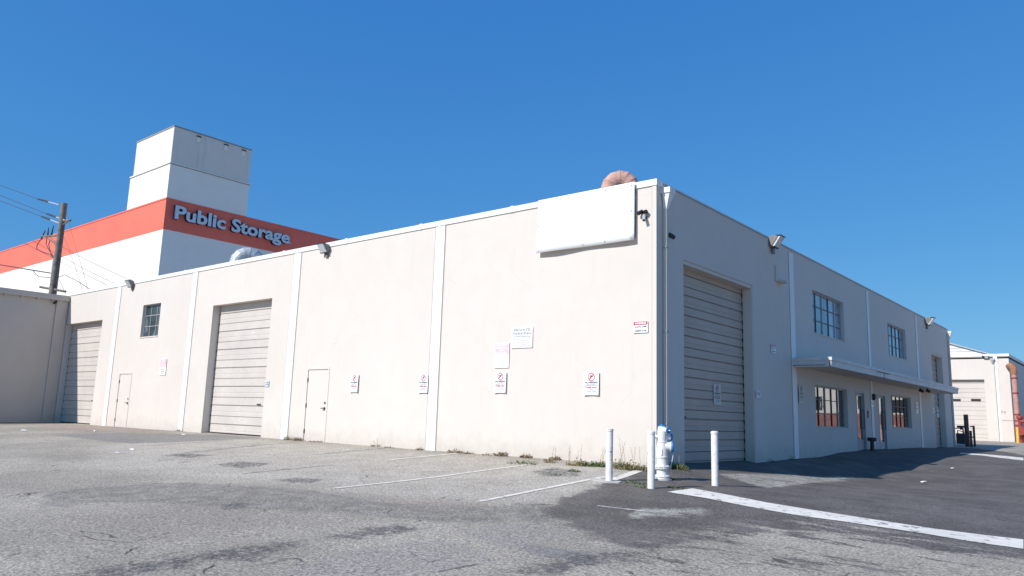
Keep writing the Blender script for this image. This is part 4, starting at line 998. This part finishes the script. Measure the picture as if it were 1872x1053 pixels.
# ------------------------------------------------------------------ weeds, leaves and litter
def leafmat(name, c, c2): n = NT(name); return n.fin(n.mix(n.ramp(n.noise(14, 3), .35, .65), c, c2), .7)
m_grn = leafmat('green_leaves', (.07, .14, .03), (.13, .21, .055)); m_dry = leafmat('dry_stems', (.25, .19, .10), (.36, .30, .16)); m_olive = leafmat('olive_leaves', (.11, .12, .04), (.2, .19, .08)); m_deadleaf = leafmat('dead_leaves', (.10, .05, .04), (.19, .11, .08))
def weed(loc, h, n_, spread, mats, label, kind='tuft', seed=0, stems=0, name='weed'):
    rnd = random.Random(seed); L = Vector(loc); t_ = thing(name, L, label, 'weed', 'weeds along the foot of the walls')
    mb = MB()
    for i in range(n_):
        a = rnd.uniform(0, 2 * math.pi); rr = spread * math.sqrt(rnd.random()); b = L + Vector((math.cos(a) * rr, math.sin(a) * rr * .45, 0)); b.z = G(b.x, b.y) - .01
        hh = h * rnd.uniform(.35, 1) * (1 - .5 * rr / spread); lean = Vector((rnd.gauss(0, .5), rnd.gauss(0, .4), 1)).normalized(); w_ = rnd.uniform(.006, .014) * (2.2 if kind == 'leafy' else 1)
        s_ = lean.cross(Vector((rnd.random() - .5, rnd.random() - .5, .1))).normalized() * w_
        if kind == 'leafy' or rnd.random() < .45:
            # small leaf on a short stalk
            c = b + lean * hh; d = Vector((rnd.gauss(0, 1), rnd.gauss(0, 1), rnd.gauss(.3, .5))).normalized(); q = d.cross(lean).normalized() if d.cross(lean).length > .01 else s_.normalized()
            l = rnd.uniform(.02, .045); wi = l * rnd.uniform(.35, .6); mb.face([c, c + d * l * .5 + q * wi, c + d * l, c + d * l * .5 - q * wi], rnd.choice((0, 0, 1)))
            mb.face([b - s_ * .2, b + s_ * .2, c + s_ * .15, c - s_ * .15], 1)
        else:
            m_ = b + lean * hh * .6; e = m_ + (lean + Vector((rnd.gauss(0, .5), rnd.gauss(0, .5), -.2))) * hh * .45
            mb.face([b - s_, b + s_, m_ + s_ * .7, m_ - s_ * .7], rnd.choice((0, 1))); mb.face([m_ - s_ * .7, m_ + s_ * .7, e], rnd.choice((0, 1)))
    mb.build('leaves', mats, t_, fix=False)
    if stems:
        st = MB()
        for i in range(stems):
            b = L + Vector((rnd.uniform(-.5, .5) * spread, rnd.uniform(-.1, .1) * spread, -.01)); e = b + Vector((rnd.uniform(-.3, .3), rnd.uniform(-.1, .05), 1)) * h * rnd.uniform(1.6, 2.6)
            mid_ = b.lerp(e, .5) + Vector((rnd.uniform(-.03, .03), 0, 0)); st.tube([b, mid_, e], [.004, .003, .0015], 4)
            for q in range(6): c = mid_.lerp(e, q / 5); st.tube([c, c + Vector((rnd.uniform(-.03, .03), rnd.uniform(-.02, .02), rnd.uniform(.01, .03)))], [.004, .001], 4)
        st.build('stems', m_dry, t_)
ws = [  # px, py, height, blades, spread, type, label, stems
 (955, 848, .09, 110, .40, 'leafy', 'green mat of weeds at the end of the white stall line', 0),
 (1005, 846, .16, 50, .15, 'dead', 'dry spiky weed left of the tall thin stalks', 2),
 (1047, 851, .14, 60, .20, 'dry', 'thin weed with tall bare stalks on the lit wall', 4),
 (1062, 852, .22, 130, .16, 'dry', 'brownish bushy weed between the stalks and the green clump', 1),
 (1086, 853, .12, 260, .22, 'leafy', 'bright green round weed clump left of the first post', 0),
 (1101, 853, .20, 110, .12, 'dry', 'dry upright weed just behind the first post', 2),
 (1138, 858, .26, 260, .22, 'dry', 'tall tangled weed right of the first post', 3),
 (1165, 859, .18, 240, .26, 'dry', 'low tangled weed between the first and second posts', 3),
 (1186, 861, .14, 90, .15, 'dry', 'small weed behind the second post at the corner', 1),
 (1240, 858, .20, 160, .20, 'leafy', 'dark green weed on the shaded side behind the hydrant', 2),
 (1222, 876, .05, 60, .10, 'leafy', 'tiny green sprig at the foot of the hydrant', 0),
 (1168, 884, .03, 110, .28, 'leafy', 'flat green weeds in the seal between two posts', 0),
 (1175, 891, .03, 70, .16, 'leafy', 'flat weed patch left of the closest post foot', 0),
 (1240, 893, .03, 80, .18, 'leafy', 'flat weed patch at the tip of the wide white line', 0),
 (1050, 862, .03, 70, .14, 'leafy', 'small flat weed in the dark stain of the corner stall', 0),
 (1005, 867, .02, 60, .35, 'leafy', 'thin strip of weeds growing in a crack of the corner stall', 0),
 (1428, 836, .22, 150, .30, 'leafy', 'dark weed at the shaded wall left of the pilaster', 1),
 (1478, 835, .12, 60, .14, 'leafy', 'small dark weed right of the shaded pilaster', 0),
 (1400, 842, .08, 60, .35, 'leafy', 'low dark weeds beside the near shaded roller door', 0),
 (531, 804, .20, 80, .18, 'dry', 'upright weed right of the third pilaster', 1),
 (556, 805, .14, 120, .22, 'dead', 'dark clump of dead leaves at the plain door hinge side', 0),
 (598, 807, .05, 60, .3, 'dead', 'scatter of dead leaves below the plain door', 0),
 (709, 815, .10, 50, .2, 'dry', 'sparse weed with a long stalk below the wall of tow signs', 2),
 (776, 822, .08, 50, .12, 'dead', 'brown leaves at the left foot of the second pilaster', 0),
 (733, 817, .05, 40, .2, 'dead', 'few dead leaves left of the second pilaster', 0),
 (345, 788, .10, 40, .2, 'dead', 'small weed between the fourth pilaster and the middle roller door', 0),
 (840, 827, .10, 100, .25, 'dead', 'reddish dead weed right of the second pilaster', 0),
 (860, 829, .06, 60, .2, 'dead', 'flat reddish leaves between two dead weeds', 0),
 (895, 833, .05, 80, .3, 'dead', 'thin line of brown leaves below the pink notice', 0),
 (925, 833, .13, 110, .18, 'dead', 'taller brown dead weed below the pink notice', 0),
 (955, 838, .12, 110, .16, 'dead', 'rounded brown dead weed left of the green mat', 0),
 (1009, 842, .12, 90, .14, 'dead', 'dark brown dead weed above the green mat', 0)]
for i, (px, py, h, n_, sp, ty, lab, st) in enumerate(ws):
    p = HG(px, py)
    if px < 1195 and p.y > -.06: p = Vector((p.x, -.08, G(p.x, -.08)))
    if px < 1110 and py < 860 and p.y > -.5: p = Vector((p.x, -.1, G(p.x, -.1)))
    mt = {'leafy': [m_grn, m_olive], 'dry': [m_olive, m_dry], 'dead': [m_deadleaf, m_dry]}[ty]
    weed(p, h, n_, sp, mt, lab, 'leafy' if ty != 'dry' else 'tuft', 100 + i, st)
m_litter = paint('crumpled_paper', (.8, .79, .76), .8)
for i, (px, py, s_, lab) in enumerate(((45, 788, .16, 'flat scrap of pale paper near the left shed'), (173, 789, .09, 'small white scrap before the left roller door'), (241, 823, .08, 'white scrap at the tip of a faint stall line'), (215, 830, .1, 'flat pale scrap left of the stall lines'), (335, 796, .1, 'small pale scrap by the middle roller door'), (1688, 883, .1, 'pale scrap on the black drive, lower of two'), (1742, 858, .08, 'pale scrap on the black drive near the far line'))):
    p = HG(px, py); mb = MB(); rnd = random.Random(i); n_ = 7
    P_ = [Vector((p.x + math.cos(2*math.pi*k/n_) * s_ * rnd.uniform(.5, 1), p.y + math.sin(2*math.pi*k/n_) * s_ * rnd.uniform(.4, .9), p.z + rnd.uniform(.004, .05))) for k in range(n_)]
    c = p + Vector((0, 0, .05))
    for k in range(n_): mb.face([P_[k], P_[(k+1) % n_], c])
    tag(mb.build('paper_scrap', m_litter, None, p, fix=False), lab, 'litter', 'paper scraps on the paving')

# ------------------------------------------------------------------ shed at the left
t_ = thing('shed', (XL, -6, 0), 'shaded cream shed joined at the far left with a plain fascia', 'building')
FT = A1(126, 545)[1] - .0; FB = A1(126.5, 550.5)[1]
ft = hit(60, 533.2, 0, XL + .12).z; fb = hit(60, 543.0, 0, XL + .12).z
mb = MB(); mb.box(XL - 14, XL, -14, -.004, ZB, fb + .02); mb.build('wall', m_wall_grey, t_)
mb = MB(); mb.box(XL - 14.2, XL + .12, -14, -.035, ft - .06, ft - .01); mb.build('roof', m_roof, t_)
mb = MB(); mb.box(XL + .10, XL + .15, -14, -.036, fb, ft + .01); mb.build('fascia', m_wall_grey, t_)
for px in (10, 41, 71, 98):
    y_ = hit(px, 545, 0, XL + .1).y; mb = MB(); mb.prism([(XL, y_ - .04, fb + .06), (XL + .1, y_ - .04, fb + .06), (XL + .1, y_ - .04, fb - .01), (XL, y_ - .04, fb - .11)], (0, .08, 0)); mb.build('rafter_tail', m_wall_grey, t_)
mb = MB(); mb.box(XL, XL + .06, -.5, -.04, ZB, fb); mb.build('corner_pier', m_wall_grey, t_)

# ------------------------------------------------------------------ storage building with tower
SX, SY = -33.3, 5.63; ST = 12.09; SB0 = 10.35; TT = 16.26; TL = 14.11
t_ = thing('storage_building', (SX, SY, 0), 'tall white storage building with orange band and square tower', 'building')
mb = MB(); mb.box(SX - 60, SX, SY, SY + 50, ZB, SB0); mb.build('wall', m_white_store, t_)
mb = MB(); mb.box(SX - 60.02, SX + .02, SY - .02, SY + 50, SB0, ST - .06); mb.build('orange_band', m_orange, t_)
mb = MB(); mb.box(SX - 60.05, SX + .05, SY - .05, SY + 50, ST - .06, ST + .02); mb.build('coping', m_orange, t_)
ty1 = 10.416
mb = MB(); mb.box(-38.15, SX + .01, SY - .01, ty1 + .05, ST + .02, TL); tw = mb.build('tower', m_white_store, t_)
mb = MB(); mb.box(-37.84, SX, SY, ty1, TL, TT); mb.build('tower_top', m_tower, tw)
mb = MB(); mb.box(-38.19, SX + .05, SY - .05, ty1 + .1, TL - .02, TL + .04); mb.build('ledge', m_white_store, tw); mb = MB(); mb.box(-38.17, SX + .03, SY - .03, ty1 + .08, TL - .07, TL - .022); mb.build('ledge_shadow_line', m_joint, tw)  # the dark strip under the ledge stands in for its shadow line
mb = MB(); mb.box(-37.86, SX + .03, SY - .03, ty1 + .02, TT - .05, TT + .02); mb.build('coping', m_joint, tw)
mb = MB()
for px, py in ((363, 253), (413, 268), (445, 278)):
    q = hit(px, py, 0, SX); mb.box(SX - .01, SX + .10, q.y - .12, q.y + .12, q.z + .06, q.z + .12, 0); mb.box(SX - .01, SX + .04, q.y - .10, q.y + .10, q.z - .2, q.z + .06, 1)
mb.build('anchor_plate', [m_iron, m_white_store], tw)
# raised lettering
a = hit(320, 376, 0, SX); b = hit(529, 445, 0, SX)
ya, yb = hit(319.5, 390, 0, SX + .2).y, hit(529.5, 438, 0, SX + .2).y
capt, capb = hit(320, 374.5, 0, SX + .2).z, hit(320, 400, 0, SX + .2).z
lt = thing('sign_lettering', (SX, (ya + yb) / 2, capb), 'raised pale PUBLIC STORAGE letters on the orange band', 'sign')
full = 'Public Storage'
def ext(s_): V_, _, _ = text_mesh(s_, 1, .032, align='LEFT'); return min(v.x for v in V_), max(v.x for v in V_)
fx0, fx1 = ext(full); capV = text_mesh('P', 1, .032, align='LEFT')[0]; cy0_, cy1_ = min(v.y for v in capV), max(v.y for v in capV)
sx_ = (yb - ya) / (fx1 - fx0); sz_ = (capt - capb) / (cy1_ - cy0_)
for i, chh in enumerate(full):
    if chh == ' ': continue
    V_, F_, N_ = text_mesh(chh, 1, .032, .5, align='LEFT'); w1 = max(v.x for v in V_); left = ext(full[:i + 1])[1] - w1
    mb = MB()
    VV = [(SX + .02 + (v.z + .5) * .22, ya + (v.x + left - fx0) * sx_, capb + (v.y - cy0_) * sz_) for v in V_]
    for f, nn_ in zip(F_, N_): mb.raw([VV[q] for q in f], [tuple(range(len(f)))], 0 if abs(nn_.z) > .7 else 1)
    mb.build('letter', [m_letter, m_letter_side], lt, fix=False)
mb = MB(); q = hit(529, 445, 0, SX); mb.lathe([(0, .05), (.05, .05)], (SX + .02, q.y, q.z), (1, 0, 0), 10); mb.build('small_mark', m_letter, lt)

# ------------------------------------------------------------------ utility pole and wires
PD = 44.5; d_ = ray(97, 530); p0 = CAM + d_ * (PD / (d_.length)); 
ptop = CAM + ray(118, 372) * ((p0 - CAM).dot(VF) / 1.0); px_, py_ = ptop.x * .5 + p0.x * .5, ptop.y * .5 + p0.y * .5
YP = py_; XP = px_
def PP(px, py): return hit(px, py, 1, YP)       # points on the upright plane through the pole
top = PP(118, 372).z; gz = G(XP, YP)
t_ = thing('utility_pole', (XP, YP, gz), 'weathered wooden utility pole behind the left shed', 'utility pole')
mb = MB(); mb.tube([(XP, YP, gz - .5), (XP, YP, gz + 4), (XP, YP, top)], [.22, .20, .14], 14); mb.build('pole', m_pole, t_)
mb = MB(); q = PP(85, 430); mb.tube([PP(76, 432), PP(110, 431)], .05, 6); mb.tube([PP(73, 524.5), PP(120, 533)], .06, 4); mb.tube([(XP, YP, PP(118, 402).z), PP(129, 403)], .05, 6); mb.tube([PP(84, 433), PP(107, 452)], .03, 5); mb.tube([PP(90, 432), PP(107, 447)], .03, 5)
mb.tube([(XP, YP, PP(118, 410).z), PP(126, 404)], .04, 5)
mb.build('crossarm', m_pole, t_)
for a, b in (((83, 421), (76, 436)), ((89, 416), (87, 431)), ((98, 412), (94, 430))):
    mb = MB(); mb.tube([PP(*b), PP(*a)], [.05, .02], 8); mb.build('fuse_cutout', m_wire, t_)
for pts in (((76, 436), (68, 447), (67, 455), (78, 461), (92, 465), (98, 472)), ((86, 433), (84, 446), (90, 458), (98, 470)), ((92, 438), (89, 447), (92, 460), (97, 468), (100, 477))):
    mb = MB(); mb.tube([PP(*p) for p in pts], .024, 6); mb.build('cable', m_wire, t_)
mb = MB(); mb.tube([PP(98.5, 474), PP(95, 505), PP(93, 530)], .07, 8); mb.build('conduit', m_galv, t_)
def insul(p0_, p1_):
    mb = MB(); a, b = PP(*p0_), PP(*p1_); mb.tube([a, a.lerp(b, .5)], .05, 8); o_ = mb.build('insulator', m_wire, t_); m2 = MB(); m2.tube([a.lerp(b, .5), b], .035, 6); m2.build('rod', m_steelrod, o_)
insul((70, 364), (108, 374.5)); insul((86, 391), (120, 403)); insul((77, 396), (108, 408))
def wire(pts, r, lab, far=None):
    P_ = [PP(*p) for p in pts]; mb = MB(); mb.tube(P_, r, 5); o_ = mb.build('power_line', m_wire, None, P_[-1]); tag(o_, lab, 'power line', 'wires on the utility pole')
wire(((-260, 215), (-120, 282), (0, 338.5), (70, 364)), .015, 'topmost wire running left from the pole')
wire(((-260, 240), (-120, 302), (0, 357), (86, 391)), .015, 'middle of the three upper wires left of the pole')
wire(((-260, 255), (-120, 316), (0, 367), (77, 396)), .015, 'lowest of the three upper wires left of the pole')
wire(((-260, 440), (-120, 463), (0, 484), (60, 494), (97, 500)), .03, 'thick lower cable left of the pole')
wire(((60, 494), (66, 502), (72, 506), (97, 508)), .018, 'short looped wire hanging under the thick cable')
wire(((105, 508), (118, 502), (140, 513), (162, 527), (190, 545)), .016, 'service wire sloping down right to the warehouse roof')
wire(((122, 389), (132, 430), (157, 515), (160, 530)), .009, 'thin guy wire from high on the pole')
wire(((116, 432), (126, 455), (146, 514), (150, 530)), .009, 'thin guy wire from the middle of the pole')
wire(((108, 511), (117, 530), (120, 538)), .012, 'short thin wire low on the right of the pole')

# ------------------------------------------------------------------ far building at the right end
RY = 48.36; RT = 6.13; RBs = .24
t_ = thing('far_warehouse', (0, RY, 0), 'sunlit cream warehouse beyond the drive at far right', 'building')
def R1(px, py): q = hit(px, py, 1, RY); return q.x, q.z
x0, z1 = R1(1728, 693); x1, _ = R1(1799.5, 698)
mb = MB(); 
rz = R1(1741, 694)[1]
holes = [(x0, x1, ZB, rz, .3)]
us = sorted({-22.0, 0.0, x0, x1})
mb2 = MB()
def F_(u, z, d=0): return (u, RY + d, z)
for i in range(len(us) - 1):
    zs = [ZB, rz, RT]
    for j in range(2):
        uc = (us[i] + us[i+1]) / 2
        if x0 < uc < x1 and j == 0: continue
        mb.face([F_(us[i], zs[j]), F_(us[i+1], zs[j]), F_(us[i+1], zs[j+1]), F_(us[i], zs[j+1])])
mb.face([F_(x0, ZB), F_(x0, rz), F_(x0, rz, .3), F_(x0, ZB, .3)]); mb.face([F_(x1, ZB), F_(x1, rz), F_(x1, rz, .3), F_(x1, ZB, .3)]); mb.face([F_(x0, rz), F_(x1, rz), F_(x1, rz, .3), F_(x0, rz, .3)])
mb.face([(0, RY, ZB), (0, RY + 40, ZB), (0, RY + 40, RT), (0, RY, RT)]); mb.face([(-22, RY, ZB), (-22, RY + 40, ZB), (-22, RY + 40, RT), (-22, RY, RT)])
mb.build('wall', m_wall, t_)
mb = MB(); mb.box(-22, 0, RY, RY + 40, RT - .3, RT - .2); mb.build('roof', m_roof, t_)
mb = MB(); mb.box(-22, .05, RY - .05, RY + .1, RT - .14, RT + .02); mb.box(-.1, .05, RY + .101, RY + 40, RT - .14, RT + .02); mb.build('parapet_coping', m_white, t_)
mb = MB(); dz = RY + .30
z = rz; k = 0
o_door = None
mb.box(x0, x1, dz - .05, dz, ZB, rz); o_door = mb.build('roller_door', m_door, t_)
mb = MB()
while z > 0:
    mb.box(x0, x1, dz - .056, dz - .05, z - .02, z); mb.box(x0, x1, dz - .056, dz - .05, z - .27, z - .25); z -= .62
mb.build('panel_seam', m_door_line, o_door)
mb = MB(); 
for (a_, b_) in ((1735, 1755), (1774, 1792)):
    u0, zz = R1(a_, 731.5); u1, _ = R1(b_, 731.5); mb.box(u0, u1, dz - .07, dz - .05, zz - .07, zz + .1)
mb.build('door_slot', m_dark, o_door)
pa, pb = R1(1818.5, 700)[0], R1(1826, 700)[0]
mb = MB(); mb.box(pa, pb, RY - .03, RY, ZB, RT - .14); mb.build('pilaster', m_white, t_)
q = R1(1814.5, 658); mb = MB(); mb.box(q[0] - .14, q[0] + .14, RY - .2, RY, q[1] - .02, q[1] + .1); mb.lathe([(0, .12), (-.25, .05)], (q[0], RY - .14, q[1] - .02), (0, 0, 1), 8); o_ = mb.build('rain_head', m_frame, t_)
mb = MB(); mb.box(q[0] - .03, q[0] + .08, RY - .12, RY - .01, ZB, q[1] - .25); mb.build('downspout', m_wall, o_)
mb = MB(); zz = R1(1840, 768.6)[1]; mb.box(pb, -.01, RY - .008, RY, zz - .02, zz + .015); mb.build('joint', m_joint, t_)
mb = MB(); zz = R1(1840, 754)[1]; fit_text(mb, lambda u, v, d: (-0.95 + u, RY - .01, zz + v), 'UNIT 8', 0, .55, -.06, .09, 0, .02); mb.build('unit_number', m_joint, t_, fix=False)
# side window
wy0, wz1 = A2(1868, 695); sw = MB(); sw.box(-.02, .02, 55.8, 58.6, 2.9, 4.4); o_ = sw.build('window', m_frame, t_)
sw = MB(); sw.box(.02, .03, 55.9, 58.5, 3.0, 4.3); sw.build('pane', m_glass_up, o_)
# cameras on it
q = R1(1797, 651.5); bullet('small dark camera on the far cream warehouse front', (q[0], RY, q[1]), (.5, -.6, -.4), (0, -1, 0), .2, .05)
q = R1(1804, 653); tt = thing('wall_lamp', (q[0], RY, q[1]), 'dark flood lamp beside the far rain head', 'lamp'); mb = MB(); mb.prism([(q[0] - .13, RY, q[1] - .08), (q[0] - .13, RY, q[1] + .1), (q[0] - .13, RY - .2, q[1] + .08), (q[0] - .13, RY - .12, q[1] - .1)], (.26, 0, 0)); mb.build('housing', m_housing, tt)
mb = MB(); mb.prism([(q[0] - .1, RY - .202, q[1] + .06), (q[0] - .1, RY - .215, q[1] + .06), (q[0] - .1, RY - .14, q[1] - .09), (q[0] - .1, RY - .128, q[1] - .09)], (.2, 0, 0)); mb.build('lens', m_lamp_glass, tt)
# gabled white metal roof behind
GYy = RY + 18
ga = hit(1735, 628.5, 1, GYy); gb = hit(1801, 646.5, 1, GYy)
slope = (ga.z - gb.z) / (gb.x - ga.x)
t2 = thing('gabled_shed', (ga.x, GYy, 0), 'white corrugated gable roof shed behind the far warehouse', 'building')
rx = ga.x - 8; rzk = ga.z + slope * 8
xe = gb.x + 6; ze = gb.z - slope * 6
mb = MB(); mb.prism([(2 * rx - xe, GYy, ZB), (xe, GYy, ZB), (xe, GYy, ze), (rx, GYy, rzk), (2 * rx - xe, GYy, ze)], (0, 20, 0)); mb.build('wall', m_white, t2)
mb = MB()
for z in np.arange(ze + .1, rzk, .32):
    hw = (rzk - z) / slope; mb.box(rx - hw, rx + hw, GYy - .03, GYy, z, z + .05)
mb.build('siding_rib', m_frame, t2)
mb = MB(); mb.prism([(rx, GYy - .2, rzk + .08), (xe + .3, GYy - .2, ze + .04), (xe + .3, GYy - .2, ze - .05), (rx, GYy - .2, rzk - .02)], (0, 20.4, 0)); mb.build('roof', m_frame, t2)

# red riser pipe, yellow post and red valves by the far warehouse side
def at_depth(px, py, y): return hit(px, py, 1, y)
YR = RY - 1.0
p_t = at_depth(1854, 684, YR); p_b = at_depth(1861.5, 790, YR); rx_ = (p_t.x + p_b.x) / 2
t2 = thing('riser_pipe', (rx_, YR, G(rx_, YR)), 'faded red riser pipe with rusty elbow beside the far warehouse', 'pipe')
mb = MB(); mb.tube([(rx_, YR, G(rx_, YR) - .1), (rx_, YR, p_t.z)], .16, 14); mb.build('pipe', m_pinkpipe, t2)
zt = at_depth(1854, 668, YR).z; mb = MB(); mb.tube([(rx_, YR, p_t.z), (rx_, YR, zt - .2), (rx_ - .15, YR + .05, zt), (-.1 + .1, YR + .9, zt)], [.19, .21, .21, .19], 14); mb.build('elbow', m_rustorange, t2)
mb = MB()
for z in (1.3, 1.6, 2.0, 3.4, p_t.z - .3): mb.lathe([(0, .19), (.08, .19)], (rx_, YR, z), (0, 0, 1), 14)
mb.build('coupling', m_red, t2)
yp = at_depth(1861.5, 809, RY - 3.6); t2 = thing('bollard', (yp.x, yp.y, G(yp.x, yp.y)), 'yellow post in front of the red riser pipe', 'bollard')
zt = at_depth(1859, 781, RY - 3.6).z; mb = MB(); mb.lathe([(-.1, .085), (zt - G(yp.x, yp.y) - .03, .085), (zt - G(yp.x, yp.y), .05)], (yp.x, yp.y, G(yp.x, yp.y)), (0, 0, 1), 16); mb.build('post', m_yellow, t2)
vx = at_depth(1872, 800, RY - 2).x; vy = RY - 2; gz = G(vx, vy)
t2 = thing('valve_assembly', (vx, vy, gz), 'red fire service valves at the right edge of the view', 'valve')
for dx in (-.15, .7):
    mb = MB(); mb.tube([(vx + dx, vy, gz - .1), (vx + dx, vy, gz + 1.5)], .11, 12); o_ = mb.build('pipe', m_red, t2)
    mb = MB(); mb.lathe([(0, .3), (.04, .32), (.08, .3)], (vx + dx, vy - .25, gz + .75), (0, -1, 0), 16); mb.lathe([(0, .17), (.1, .2), (.2, .17)], (vx + dx, vy, gz + 1.5), (0, 0, 1), 12); mb.lathe([(-.2, .2), (.05, .2)], (vx + dx, vy, gz + .5), (0, 0, 1), 12); mb.build('hand_wheel', m_red, o_)
mb = MB(); mb.tube([(vx - .15, vy, gz + 1.35), (vx + 1.3, vy, gz + 1.35)], .1, 10); mb.tube([(vx - .15, vy, gz + .45), (vx + 1.3, vy, gz + .45)], .1, 10); mb.build('header', m_red, t2)

# dark posts and gas meter at the end of the warehouse
def post(px, top_, bot, r, lab, y):
    b = at_depth(px, bot, y); g_ = G(b.x, y); h = hit(px - 1.5, top_, 1, y).z - g_
    o = thing('bollard', (b.x, y, g_), lab, 'bollard', 'dark posts at the warehouse end'); mb = MB(); mb.tube([(b.x, y, g_ - .2), (b.x, y, g_ + h)], r, 12); mb.build('post', m_rustpost, o)
    mb = MB(); mb.lathe([(h, r * 1.05), (h + .02, r * .9)], (b.x, y, g_), (0, 0, 1), 12); mb.build('cap', m_iron, o); return b.x, g_, h
post(1769.5, 758.6, 819, .10, 'tallest dark brown post beside the gas meter', 29.3)
pa_ = post(1776.5, 788, 819, .055, 'shortest dark post right of the tallest', 29.6)
pb_ = post(1782.5, 779, 819, .05, 'thin dark post furthest right of the group', 29.9)
mb = MB(); z = (pa_[1] + .95); mb.tube([(pa_[0], 29.6, z), (pb_[0], 29.9, z)], .03, 8); mb.tube([(at_depth(1750, 800, 29.6).x, 29.6, pa_[1] + .45), (pb_[0], 29.9, pa_[1] + .45)], .03, 8)
tag(mb.build('guard_rail', m_rustpost, None, (pa_[0], 29.6, z)), 'thin rail joining the dark posts', 'rail')
gx = at_depth(1758, 812, 29.2).x; gz = G(gx, 29.2)
t2 = thing('gas_meter', (gx, 29.2, gz), 'dark gas meter with pipes at the far end of the warehouse', 'gas meter')
mb = MB(); mb.box(gx - .2, gx + .2, 29.05, 29.35, gz + .12, gz + .62); mb.build('housing', m_iron, t2, bevel=.04)
mb = MB(); mb.tube([(gx - .45, 29.2, gz - .1), (gx - .45, 29.2, gz + .85), (gx + .1, 29.2, gz + .85), (gx + .1, 29.2, gz + .6)], .035, 8); mb.tube([(gx - .13, 29.2, gz + .6), (gx - .13, 29.2, gz + .75), (gx + .42, 29.2, gz + .6), (gx + .42, 29.2, gz - .1)], .03, 8); mb.build('pipe', m_iron, t2)
mb = MB(); mb.lathe([(0, .16), (.05, .18), (.1, .16)], (gx + .02, 29.2, gz + .88), (0, 0, 1), 14); mb.lathe([(0, .05), (.12, .05)], (gx + .02, 29.2, gz + .78), (0, 0, 1), 8); mb.build('regulator', m_iron, t2)

# ------------------------------------------------------------------ buildings across the drive (seen mirrored in the office glass)
t2 = thing('office_block', (24, 40, 0), 'white block with brick red base across the drive, outside the view', 'building')
mb = MB(); mb.box(3.6, 44, 39, 52, ZB, 1.75); mb.build('base_wall', paint('brick_red_paint', (.40, .17, .13), .8, .15, 2), t2)
mb = MB(); mb.box(3.6, 44, 39.02, 52, 1.75, 3.7); mb.build('wall', m_white_store, t2)
mb = MB(); rnd = random.Random(4); xx = 4.2
while xx < 42:
    w_ = rnd.uniform(.7, 2.2); z0_ = rnd.uniform(1.8, 2.4); mb.box(xx, xx + w_, 38.98, 39.2, z0_, z0_ + rnd.uniform(.5, 1.2)); xx += w_ + rnd.uniform(.8, 2.4)
mb.build('window', m_dark, t2)
mb = MB(); xx = 4.8
while xx < 42: w_ = rnd.uniform(.5, 1.5); mb.box(xx, xx + w_, 38.9, 39.2, .1, rnd.uniform(.8, 1.6)); xx += w_ + rnd.uniform(1, 4)
mb.build('door', m_signpink, t2)
mb = MB(); mb.box(3.4, 44.2, 38.8, 52.2, 3.7, 3.82); mb.build('roof', m_frame, t2)
